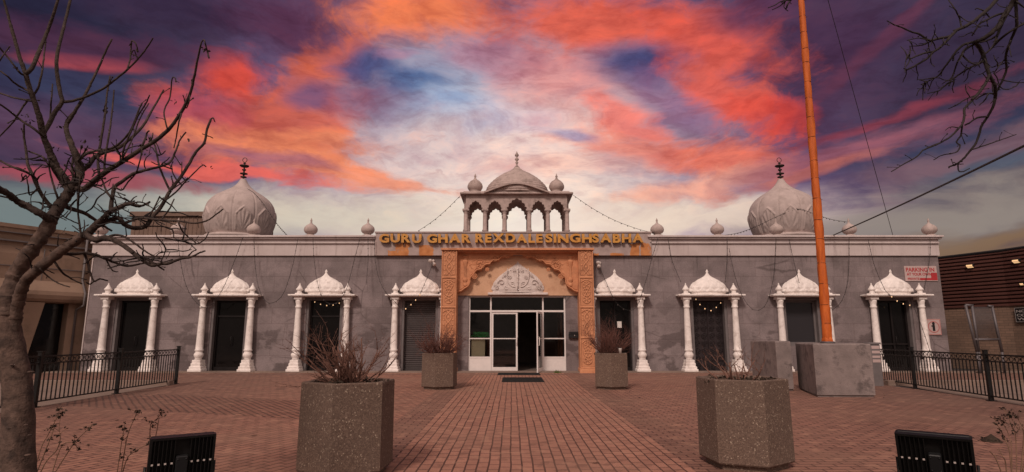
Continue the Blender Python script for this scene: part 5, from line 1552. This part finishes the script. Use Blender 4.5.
L_([(78,190),(84,189),(95,180),(107,171),(120,163),(131,156),(140,150),(155,141),(166,132),(174,123),(183,109),(190,94),(194,78),(197,62),(201.6,42)], 6.5, 1.6, -0.7, 0.05,
   [([(201.6,42),(204,40),(206,46),(209,58)], 1.3, 1.8), ([(190,94),(189,102),(186,108),(184,98),(183,95)], 1.4, 1.0), ([(140,150),(145,140),(147,133),(149,131)], 2.4, 1.6), ([(148,146),(152,138),(153,133)], 1.8, 1.0),
    ([(122,161),(124,148),(130,134),(138,116),(146,103),(149.6,95)], 2.0, 1.3), ([(120,163),(128,148),(135,132),(140,118),(149,103)], 1.6, 1.1), ([(183,109),(179,122),(176,138),(174,148)], 1.8,1.2), ([(168,130),(164,112),(170,97),(172,79),(175,78),(176,82)], 1.6, 1.2)])
L_([(80,172),(88,166),(95,157),(105,152),(118,148),(130,139),(142,127),(150,114),(158,100),(163.5,90)], 5, 1.6, 0.5, 0.04,
   [([(80,160),(86,154),(95,151),(112,148),(122,141),(131,130),(138,112),(142,103)], 3, 1.5), ])
L_([(98,174),(98,160),(101,140),(105,115),(107,95),(110,76)], 2.8, 1.5, 0.3, 0.05, [([(102,171),(105,158),(109,135),(112,112),(114,90)], 2.2, 1.3), ([(107,100),(105,106),(104,112)], 1.4, 1.2)])
L_([(51,209),(44,198),(38,188),(33,176),(28,165),(26,150),(24,136),(24,124)], 4.2, 1.8, -0.1, 0.04, [([(42,196),(38,186),(35,178),(26,172),(10,166),(-4,158)], 2.8, 1.8, -0.2), ([(48,165),(44,158),(36,154),(28,151)], 1.8, 1.6), ([(35,190),(30,195),(28,185),(26,175)], 1.8, 1.1)])
# second limb: runs right, low, over the roofline
L_([(86,235),(95,226),(103,219),(110,212),(120,207),(129,204),(140,206),(150,202)], 8, 1.9, 0.0, 0.08,
   [([(109,209),(112,199),(115,187),(123,181),(133,174),(146,170),(158,167),(170,162),(176,150),(180,140),(186,132)], 4.2, 1.4, 0.2), ([(112,198),(106,190),(102,180),(98,174)], 2.2, 1.4), ([(115,187),(122,190),(128,182),(136,173),(140,160),(142,148)], 1.8, 1.2), ([(129,204),(140,202),(149,205)], 1.8, 1.1)])
L_([(94,229),(106,222),(118,218),(124,224),(134,228),(146,226),(153,216),(161,207),(170,191),(180,178),(189,164),(196,152),(204,143),(207,130),(211,119)], 5.0, 2.2, 0.4, 0.05,
   [([(170,191),(164,178),(159,165),(156,150),(154,143)], 2.2, 1.5), ([(211,119),(213,118),(215,122)], 1.6, 1.0), ([(170,206),(176,192),(186,181),(196,171),(203,165),(206,167)], 2.0, 1.2), ([(146,226),(151,214),(156,204),(160,196)], 1.8, 1.2), ([(207,135),(213,138)], 1.3, 1.0), ([(186,181),(182,176),(182,162)], 1.3, 0.9)])
L_([(110,222),(124,223),(140,218),(161,220),(178,221),(194,223),(206,221),(214,216),(223,209)], 3.0, 1.3, -0.3, 0.05, [([(178,240),(186,242),(196,244),(204,240),(209,232)], 1.6, 1.1), ([(161,220),(170,208),(174,199)], 1.8, 1.2), ([(150,232),(170,228),(174,238)], 1.5, 1.1), ([(178,221),(183,232),(196,243)], 1.8, 1.2)])
L_([(86,236),(96,240),(104,238),(114,240),(124,246),(132,252),(141,259),(151,265),(160,264),(170,263),(180,259),(191,257),(199,253),(205,251)], 6.5, 1.6, -0.5, 0.06,
   [([(132,252),(142,257),(152,262),(164,270)], 2.4, 1.4), ([(104,238),(118,235),(130,240),(148,253),(160,258)], 2.6, 1.4), ([(186,258),(192,252),(196,250)], 1.4, 1.1), ([(160,262),(164,255),(166,248)], 1.2, 0.9)])
L_([(61,257),(72,254),(84,253),(96,255),(106,259),(116,263),(127,266),(140,264),(150,262)], 4.0, 1.5, 0.4, 0.06, [([(84,253),(88,263),(90,272),(94,281),(100,279),(108,281)], 2.6, 1.4), ([(94,281),(90,284),(86,282)], 1.8, 1.2), ([(106,259),(112,270),(118,272)], 1.6, 1)])
L_([(54,262),(62,272),(72,279),(82,284)], 2.4, 1.2, 0.2, 0.06, [([(40,270),(50,278),(60,284),(70,287)], 1.8, 1.0)])
L_([(60,205),(72,209),(84,213),(94,219),(104,226),(112,231)], 5.0, 1.8, 0.6, 0.08, [([(84,213),(92,208),(98,198),(106,192),(113,187)], 1.6, 1.2)])
L_([(78,232),(78,214),(79,195),(80,176)], 2.2, 1.3)
# tangle of fine spurs in the low crown
rr2 = random.Random(17)
fine = MB()
for k in range(135):
    q = rr2.choice([s for s in tr.s if 150 < s[1] < 275 and 18 < s[0] < 190])
    a = rr2.uniform(-0.6, 3.7); ln = rr2.uniform(8, 30)
    P = [(q[0], q[1])]
    for j in range(3): a += rr2.uniform(-0.5, 0.5); P.append((P[-1][0]+ln/3*math.cos(a), P[-1][1]-ln/3*math.sin(a)*0.8))
    tr.limb(P, rr2.uniform(1.2, 2.0), 0.9, rr2.uniform(-0.5, 0.5), k=3, spurs=0.07, mb=fine)
put(fine, 'twigs', M['twig'], troot, troot_loc)
# clusters of dried leaves
lf = MB()
for (px, py, n_) in ((206,48,7),(85,152,7),(143,150,9),(60,126,6),(28,116,7),(30,122,4),(136,50,4),(175,100,3),(107,108,4),(148,136,4),(84,147,5),(57,152,2),(189,139,2),(98,139,3),(83,140,3),(213,168,2)):
    q = nearest(tr.s, px, py); c = at(px, py, q[2])
    for k in range(n_):
        u = Vector((rr2.gauss(0, 0.5), rr2.gauss(0, 0.5), -abs(rr2.gauss(0.8, 0.5)))).normalized()*rr2.uniform(0.018, 0.04)
        v = u.cross(Vector((rr2.gauss(0,1), rr2.gauss(0,1), 0.3))).normalized()*u.length*0.28; o2 = Vector((rr2.gauss(0, 0.012), rr2.gauss(0, 0.012), rr2.gauss(0, 0.018)))
        w = u.cross(v).normalized()*u.length*0.15
        lf.add([c+o2, c+o2+u*0.5+v+w, c+o2+u, c+o2+u*0.5-v+w], [(0,1,2,3)])
put(lf, 'dried_leaves', M['dryleaf'], troot, troot_loc)

# ---- right tree: its trunk stands outside the frame, its limbs reach in overhead
t2 = Tree(8, 5.0)
rl = (7.6, 5.6, 0.0)
rt = empty('overhanging_tree', rl, label='dark leafless branches hanging into the top right corner from a tree outside', cat='tree')
mb = MB()
mb.tube(catmull([(7.6,5.6,-0.05),(7.55,5.6,1.5),(7.5,5.55,3.0),(7.3,5.5,4.2),(6.9,5.4,5.2)], 5), [0.19-0.004*i for i in range(21)], 14)
put(mb, 'trunk', M['bark'], rt, rl)
e0 = at(1016, -4, 5.0); e1 = at(1030, -30, 5.05)
mb = MB()
mb.tube(catmull([(7.3,5.5,4.2),(6.4,5.3,5.1),(5.6,5.15,5.3),tuple(e1),tuple(e0)], 6), [0.10-0.0033*i for i in range(25)], 10)
mb.tube(catmull([(6.9,5.4,5.2),(5.6,5.3,6.0),(4.2,5.1,5.9),(3.2,5.0,5.2),tuple(at(792,-6,5.0))], 6), [0.055-0.0020*i for i in range(25)], 8)
put(mb, 'bough', M['twig'], rt, rl)
def S_(paths):
    mb = MB()
    for p_ in paths:
        t2.limb(p_[0], p_[1], p_[2], p_[3] if len(p_) > 3 else None, knob=0.14, spurs=0.10, mb=mb)
    put(mb, 'branch', M['twig'], rt, rl)
A = lambda L: [(870+x/4.72, y/4.72) for x, y in L]
B = lambda L: [(870+x/4.72, 90+y/4.72) for x, y in L]
t2.s.append((1016, -2, 5.0))
S_([(A([(690,-10),(650,50),(625,95),(600,130),(560,165),(520,190),(490,200)]), 6.5, 4.2, 0.1), (A([(490,200),(510,215),(530,250),(540,280),(552,320),(563,352),(580,385),(590,405),(592,440),(590,470)]), 4.2, 3.0, 0.2),
    (B([(590,40),(580,80),(555,125),(527,168),(518,200),(500,250),(470,290),(440,325),(410,350),(385,358),(370,365)]), 3.0, 1.6, 0.2), (B([(415,350),(418,380),(440,385),(470,370)]), 1.4, 0.9), (B([(410,352),(440,350)]), 1.2, 0.8),
    (B([(550,120),(505,132),(470,155),(448,165)]), 1.8, 1.6, 0.1), (B([(480,285),(540,262),(610,238),(690,210)]), 1.3, 0.8)])
S_([(A([(563,352),(545,395),(520,430),(500,455),(480,470)]), 3.0, 2.6, -0.3), (B([(520,0),(490,40),(462,70),(445,90),(445,125),(436,160),(410,190),(380,220),(330,250),(285,270),(250,285),(220,315),(160,350),(100,385)]), 2.6, 1.0, -0.4),
    (B([(436,160),(432,190),(428,215),(408,245),(425,262),(412,290),(385,300),(340,308),(300,330)]), 1.8, 0.9, 0.1), (B([(405,160),(380,175),(355,190)]), 1.2, 0.7), (A([(590,445),(560,440),(520,455),(500,470)]), 1.8, 1.3), (B([(500,20),(450,45),(410,70),(370,88)]), 1.4, 0.8),
    (B([(560,20),(540,50),(515,72)]), 1.6,0.9)])
S_([(A([(600,-5),(560,40),(500,92),(450,125),(410,142),(380,170),(330,180),(280,190),(235,162),(190,148),(150,130),(110,115),(80,98)]), 4.4, 1.2, -0.3), (A([(412,142),(370,185),(330,225),(300,245),(265,280),(230,300),(200,318),(170,330)]), 3.0, 1.8, -0.1),
    (A([(170,330),(160,322)]), 1.6, 1.2), (A([(300,240),(270,248),(225,262),(195,275),(180,270),(190,245),(188,215)]), 2.0, 1.2), (A([(280,190),(230,180),(175,190)]), 1.4, 0.8), (A([(430,120),(422,85),(405,50),(385,20),(370,0)]), 1.8, 1.1), (A([(330,225),(350,210),(375,215)]),1.5,1.0), (A([(300,200),(250,212),(195,218)]), 1.4, 1)])
S_([(A([(520,190),(480,200),(440,212),(405,245),(380,280),(350,320),(325,355),(300,370),(270,385),(240,400)]), 2.8, 1.2, 0.3), (A([(500,205),(450,230),(430,262),(410,300),(400,330),(385,370),(372,405)]), 2.0, 1.4, 0.1), (A([(525,290),(490,310),(440,338),(395,370),(360,400),(320,430),(270,440)]), 2.0, 1.0),
    (A([(440,262),(460,285),(500,305),(530,285)]), 1.8, 1.2), (A([(270,385),(245,380),(235,378)]), 1.4, 0.9), (A([(330,330),(335,360)]), 1.2, 0.9), (A([(320,430),(315,450)]), 1.4, 0.9)])
t2.s.append((1026, 22, 5.1))
S_([(A([(740,100),(700,125),(660,150),(620,180),(585,215),(560,240),(540,255)]), 2.6, 1.8, 0.2), (A([(690,-5),(690,40),(692,90),(690,130),(665,190),(648,235),(640,275),(645,320),(630,370),(612,405),(600,430)]), 3.2, 1.8, 0.5), (A([(640,380),(680,388),(727,390)]), 1.3, 0.9),
    (A([(640,275),(610,310),(585,345)]), 1.6, 1.0), (A([(655,50),(620,120),(600,170),(590,205)]), 3.6, 2.2), (A([(640,60),(600,70),(560,90),(520,110),(500,140),(480,170)]), 2.4, 1.6), (A([(560,70),(540,55),(510,40),(495,45)]), 1.6, 1.1), (A([(600,170),(555,190),(520,200)]), 2.2,1.5), (A([(680,0),(720,30),(740,40)]), 2.0,1.4)])
t2.s.append((792, -2, 5.0))
S_([([(792,-6),(788,4),(786,9)], 2.2, 1.4), ([(790,0),(782,1),(775,5),(768,8)], 1.6, 0.8), ([(786,2),(780,6),(772,10)], 1.3, 0.8), ([(785,0),(784,7),(788,11)],1.2,0.9)])
mb = MB()
for k in range(70):
    q = rr2.choice([s for s in t2.s if s[0] > 895 and 5 < s[1] < 100])
    a = rr2.uniform(2.2, 5.6); ln = rr2.uniform(6, 18); P = [(q[0], q[1])]
    for j in range(3): a += rr2.uniform(-0.6, 0.6); P.append((P[-1][0]+ln/3*math.cos(a), P[-1][1]-ln/3*math.sin(a)))
    t2.limb(P, rr2.uniform(0.9, 1.5), 0.7, rr2.uniform(-0.3, 0.3), k=3, spurs=0.08, mb=mb)
put(mb, 'twigs', M['twig'], rt, rl)

# ================================================================== DRY WEEDS IN THE BED
def weed(px, Yb, stems, label, heads=True, seed=0):
    rr = random.Random(seed); c = at(px, 460, Yb); r = empty('dry_weed', (c.x, Yb, 0.01), label=label, cat='weed', group='dry weeds along the front bed')
    mb = MB(); heads_ = []
    for st in stems:
        P = [Vector((c.x+rr.uniform(-0.05, 0.05), Yb, 0.0))]+[at(a, b, Yb+rr.uniform(-0.05, 0.05)) for a, b in st]
        Q2 = catmull(P, 5); mb.tube([p-Vector((c.x, Yb, 0.0)) for p in Q2], [0.0055-0.0035*i/len(Q2) for i in range(len(Q2))], 4)
        tips = [Q2[-1]]+[rr.choice(Q2[len(Q2)//3:]) for _ in range(5)]
        for t_ in tips[1:4]:
            e = Vector((rr.uniform(-1, 1), rr.uniform(-0.5, 0.5), rr.uniform(0.2, 1))).normalized()*rr.uniform(0.03, 0.07)
            mb.tube([t_-Vector((c.x, Yb, 0)), t_+e-Vector((c.x, Yb, 0))], 0.0018, 4); tips.append(t_+e)
        if heads:
            for t_ in tips[:1]*2+tips[4:]:
                hd = MB(); heads_.append(hd)
                for k in range(5):
                    u = Vector((rr.gauss(0,1), rr.gauss(0,1), rr.gauss(0,0.6))).normalized()*rr.uniform(0.008, 0.018); v = u.cross(Vector((rr.gauss(0,1), rr.gauss(0,1), 1))).normalized()*u.length*0.6
                    o2 = t_-Vector((c.x, Yb, 0))+Vector((rr.gauss(0, 0.012), rr.gauss(0, 0.012), rr.gauss(0, 0.008)))
                    hd.add([o2-u, o2-v, o2+u, o2+v], [(0,1,2,3)])
    mb.build('stalk', M['straw'] if seed % 2 else M['shrubtwig'], r)
    for hd in heads_: hd.build('seed_head', M['dryleaf'], r)
weed(36, 5.0, [[(40,452),(48,436),(56,420),(60,410)],[(44,466),(56,452),(60,440),(59,428),(61,415)],[(50,440),(54,428)]], 'dry weed with dark seed heads close beside the trunk at bottom left', seed=1)
weed(48, 5.2, [[(70,450),(80,438),(90,429)],[(60,450),(72,444),(78,450)]], 'small dry weed arching right of the leafless tree trunk', seed=3)
weed(120, 5.1, [[(124,455),(128,435),(135,418),(137,413)],[(126,462),(136,452),(148,445)],[(122,440),(125,430)]], 'dry weed with pale stalks just left of the bottom left floodlight', seed=5)
weed(150, 5.3, [[(158,425),(157,420),(162,413)],[(150,430),(153,427)]], 'thin dark weed rising above the top edge of the left floodlight', seed=4)
weed(1010, 5.1, [[(1010,455),(1004,438),(1000,430),(994,419)],[(1012,452),(1008,434),(1003,425),(998,420)],[(1016,440),(1012,428),(1008,416)],[(1024,436),(1018,430),(1012,420),(1009,417)],[(1030,434),(1023,428),(1017,418)]], 'tall dry weed with drooping dark seed heads at the bottom right corner', seed=7)
weed(1003, 4.9, [[(1006,466),(1003,458),(999,449)],[(997,462),(993,456),(989,452)]], 'two bare pale stalks below the drooping weed at bottom right', False, seed=9)
p = ground(992, 441.5)
mb = MB(); rr = random.Random(2)
V = []; F = []; n = 14
for j in range(5):
    for k in range(n):
        a = 2*PI*k/n; q = 0.10*(1-j/4.2)*(1+0.25*mnoise.noise(Vector((k*0.7, j, 0)))); V.append((q*math.cos(a)*1.2, q*math.sin(a), 0.022*j+0.0))
for j in range(4):
    for k in range(n): F.append((j*n+k, j*n+(k+1) % n, (j+1)*n+(k+1) % n, (j+1)*n+k))
F.append(tuple(range(4*n, 5*n))); mb.add(V, F, True)
for k in range(60):
    c = Vector((rr.gauss(0, 0.09), rr.gauss(0, 0.07), rr.uniform(0.0, 0.05))); u = Vector((rr.gauss(0,1), rr.gauss(0,1), rr.gauss(0,0.5))).normalized()*0.02; v = u.cross(Vector((0.3, rr.gauss(0,1), 1))).normalized()*0.012
    mb.add([c-u, c-v, c+u, c+v], [(0,1,2,3)])
mb.build('leaf_clump', M['dryleaf'], None, loc=(p.x, p.y, 0.003), label='small clump of dark rotted leaves on the bricks at lower right', cat='leaves')
# scattered leaves on the bricks
mb = MB()
for (px, py) in ((490, 407),(594,463),(80,430),(84,428),(117,421),(128,445),(88,446),(56,455),(252,436),(308,379),(300,378),(150,430),(870,400),(884,398),(700,393),(640,398),(350,384),(232,407),(891,452)):
    c = ground(px, py)
    for k in range(2):
        u = Vector((rr.gauss(0,1), rr.gauss(0,1), 0.1)).normalized()*rr.uniform(0.02, 0.04); v = u.cross(Vector((0,0,1))).normalized()*u.length*0.5
        o2 = Vector((rr.gauss(0, 0.02), rr.gauss(0, 0.02), 0.010)); mb.add([c-u+o2, c-v+o2+Vector((0,0,0.008)), c+u+o2, c+v+o2], [(0,1,2,3)])
for k in range(90):
    if k < 60:
        cx_, cy_ = rr.choice([(-1.67, 5.98), (2.476, 6.45), (-1.865, 15.3), (2.55, 15.3), (7.5, 14.2), (6.8, 15.0)]); a = rr.uniform(0, 2*PI); q_ = rr.uniform(0.55, 0.95)*(1.4 if cx_ > 6 else 1)
        c = Vector((cx_+q_*math.cos(a), cy_+q_*math.sin(a), 0))
    else: c = Vector((rr.uniform(-15, 15), rr.uniform(21.0, 21.38), 0))
    u = Vector((rr.gauss(0,1), rr.gauss(0,1), 0.1)).normalized()*rr.uniform(0.010, 0.024); v = u.cross(Vector((0,0,1))).normalized()*u.length*0.5
    mb.add([c-u+Vector((0,0,.008)), c-v+Vector((0,0,0.014)), c+u+Vector((0,0,.008)), c+v+Vector((0,0,.010))], [(0,1,2,3)])
mb.build('fallen_leaves', M['dryleaf'], None, kind='stuff', label='scattered small dark dry leaves on the brick paving', cat='leaves')
mb = MB(); c = ground(471, 381)
c = Vector((-1.35, 21.35, 0)) 
tuft = MB(); rr = random.Random(9)
for k in range(60):
    b = Vector((rr.gauss(0, 0.06), rr.gauss(0, 0.02), 0)); d = Vector((rr.gauss(0, 0.5), rr.gauss(0, 0.4), 1)).normalized()*rr.uniform(0.05, 0.14)
    s_ = Vector((0.008, 0, 0)); tuft.add([b-s_, b+s_, b+d], [(0,1,2)])
M['grass'] = mat('weed_green', (0.07, 0.10, 0.02), 0.8, 0.3, 20)
tuft.build('grass_tuft', M['grass'], None, loc=(1.62, 21.38, 0.004), label='small green grass tuft at the foot of the right entrance panel', cat='grass tuft')

# ================================================================== SKY, SUN, CAMERA
def sky_pt(px, py):
    r = ray(px, py).normalized(); return math.atan2(r.x, r.y), math.asin(r.z)
world = bpy.data.worlds.new('World'); scene.world = world; world.use_nodes = True
wt = NT(world.node_tree); wn = world.node_tree.nodes
bg = wn['Background']
d = wt.new('ShaderNodeTexCoord').outputs['Generated']
sep = wt.new('ShaderNodeSeparateXYZ'); wt.link(d, sep.inputs[0])
az = wt.math('ARCTAN2', sep.outputs[0], sep.outputs[1]); el = wt.math('ARCSINE', sep.outputs[2])
com = wt.new('ShaderNodeCombineXYZ'); wt.link(az, com.inputs[0]); wt.link(el, com.inputs[1]); P = com.outputs[0]
# cloud-plane coordinates: streaks converge towards the horizon as real cloud layers do
zc = wt.math('ADD', wt.math('MAXIMUM', sep.outputs[2], 0.0), 0.16)
pl = wt.new('ShaderNodeCombineXYZ'); wt.link(wt.math('DIVIDE', sep.outputs[0], zc), pl.inputs[0]); wt.link(wt.math('DIVIDE', sep.outputs[1], zc), pl.inputs[1])
PL = pl.outputs[0]
warpc = wt.noise(PL, 1.5, 5, 0.55, 0.6, color=True)
warp = wt.vmath('MULTIPLY', wt.vmath('SUBTRACT', warpc, (0.5, 0.5, 0.5)), (0.13, 0.10, 0))
wp = wt.vmath('ADD', P, warp)
PLw = wt.vmath('ADD', PL, wt.vmath('MULTIPLY', wt.vmath('SUBTRACT', warpc, (0.5, 0.5, 0.5)), (0.5, 0.5, 0)))
nA = wt.noise(wt.mapping(PLw, rot=(0, 0, R(35)), scale=(1.0, 0.42, 1)), 2.6, 8, 0.62, 0.4)      # broad wisps
nB = wt.noise(wt.mapping(PLw, rot=(0, 0, R(-30)), scale=(1.0, 0.30, 1)), 5.5, 7, 0.6, 0.8)      # finer strands
nF = wt.noise(wt.mapping(wp, rot=(0, 0, R(-20)), scale=(1.0, 1.9, 1)), 11.0, 10, 0.66, 0.5)
nAB = wt.math('ADD', wt.math('ADD', wt.math('MULTIPLY', nA, 0.36), wt.math('MULTIPLY', nB, 0.22)), wt.math('MULTIPLY', nF, 0.42))
# base: glow low in the centre, dusk blue towards the upper corners
g0 = sky_pt(512, 225)
gd = wt.new('ShaderNodeCombineXYZ'); wt.link(wt.math('MULTIPLY', wt.math('SUBTRACT', az, g0[0]), 0.86), gd.inputs[0]); wt.link(wt.math('SUBTRACT', el, g0[1]), gd.inputs[1])
gr = wt.math('ADD', wt.vmath('LENGTH', gd.outputs[0]), wt.math('MULTIPLY', wt.math('SUBTRACT', nAB, 0.5), 0.25))
col = wt.ramp(wt.math('MULTIPLY', gr, 1.0), [(0.0, srgb('f6e9da')), (0.14, srgb('e8d3c8')), (0.27, srgb('b09aa6')), (0.40, srgb('705a7c')), (0.55, srgb('453a54')), (0.75, srgb('2f2840')), (1.0, srgb('262036'))])
def blob(col, px, py, rx, ry, rot, c, alpha, ns=0.55, hard=0.75):
    a, e = sky_pt(px, py)
    v = wt.mapping(wp, loc=(a, e, 0), rot=(0, 0, R(rot)), scale=(rx/FOC, ry/FOC, 1), typ='TEXTURE')
    dd = wt.math('ADD', wt.vmath('LENGTH', v), wt.math('MULTIPLY', wt.math('SUBTRACT', nAB, 0.5), ns*5.2))
    f = wt.maprange(dd, 1+hard*0.5, 1-hard, 0, alpha)
    return wt.mix(f, col, srgb(c))
exec(SKY_BLOBS)
# ripples and strands running through every cloud sheet
nC = wt.noise(wt.mapping(P, rot=(0, 0, R(-14)), scale=(1.0, 2.1, 1)), 6.5, 9, 0.60, 0.35)
nD = wt.noise(wt.mapping(wp, rot=(0, 0, R(38)), scale=(1.0, 3.2, 1)), 16.0, 8, 0.66, 0.3)
high = wt.maprange(el, 0.13, 0.30, 0.0, 1)
rip = wt.mix(1.0, wt.ramp(nC, [(0.34, (0.74, 0.61, 0.70)), (0.50, (0.98, 0.97, 0.99)), (0.68, (1.22, 1.12, 1.04))]), wt.ramp(nD, [(0.36, (0.80, 0.71, 0.74)), (0.52, (1.0, 1.0, 1.0)), (0.66, (1.16, 1.06, 1.0))]), 'MULTIPLY')
col = wt.mix(wt.math('MULTIPLY', high, 0.85), col, wt.mix(1.0, col, rip, 'MULTIPLY'))
# behind the viewer the sky is an even pale overcast, which is what lights the front
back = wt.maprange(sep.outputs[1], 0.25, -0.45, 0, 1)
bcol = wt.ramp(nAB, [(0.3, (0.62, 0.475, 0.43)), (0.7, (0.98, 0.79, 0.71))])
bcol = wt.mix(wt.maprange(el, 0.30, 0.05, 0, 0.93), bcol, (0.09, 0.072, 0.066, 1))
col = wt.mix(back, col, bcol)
zen = wt.maprange(el, 0.75, 1.25, 0, 1)
col = wt.mix(zen, col, (0.52, 0.38, 0.35, 1))
below = wt.maprange(el, 0.0, -0.08, 0, 1)
col = wt.mix(below, col, (0.06, 0.045, 0.04, 1))
SUN_EL, SUN_AZ = R(42), R(200)      # azimuth clockwise from +Y
st = wt.new('ShaderNodeTexSky', sky_type='NISHITA'); st.sun_disc = False; st.sun_elevation = SUN_EL; st.sun_rotation = SUN_AZ
st.air_density = 1.0; st.dust_density = 2.0
sc_ = wt.mix(1.0, st.outputs[0], (0.003, 0.0022, 0.0016, 1), 'MULTIPLY')
col = wt.mix(1.0, col, sc_, 'ADD')
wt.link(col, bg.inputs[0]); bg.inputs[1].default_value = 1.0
world.cycles.sampling_method = 'MANUAL'; world.cycles.sample_map_resolution = 512

sd = bpy.data.lights.new('sun', 'SUN'); sd.energy = 2.0; sd.angle = R(10); sd.color = (1.0, 0.82, 0.72)
so = bpy.data.objects.new('sun', sd); COL.objects.link(so)
dv = Vector((math.sin(SUN_AZ)*math.cos(SUN_EL), math.cos(SUN_AZ)*math.cos(SUN_EL), math.sin(SUN_EL)))
so.rotation_euler = dv.to_track_quat('Z', 'Y').to_euler(); so.location = dv*40

cd = bpy.data.cameras.new('camera'); cam = bpy.data.objects.new('camera', cd); COL.objects.link(cam)
cam.location = (0, 0, CAMZ); cam.rotation_euler = (PI/2+PITCH, 0, 0)
cd.sensor_fit = 'HORIZONTAL'; cd.sensor_width = 36; cd.lens = FOC/1024*36; cd.clip_start = 0.05; cd.clip_end = 2000
scene.camera = cam
vs_ = scene.view_settings; vs_.view_transform = 'Standard'; vs_.look = 'None'; vs_.exposure = 0; vs_.gamma = 1; vs_.use_curve_mapping = False
cy = scene.cycles; cy.max_bounces = 5; cy.diffuse_bounces = 3; cy.glossy_bounces = 3; cy.transparent_max_bounces = 8; cy.use_denoising = True
scene.render.engine = 'CYCLES'
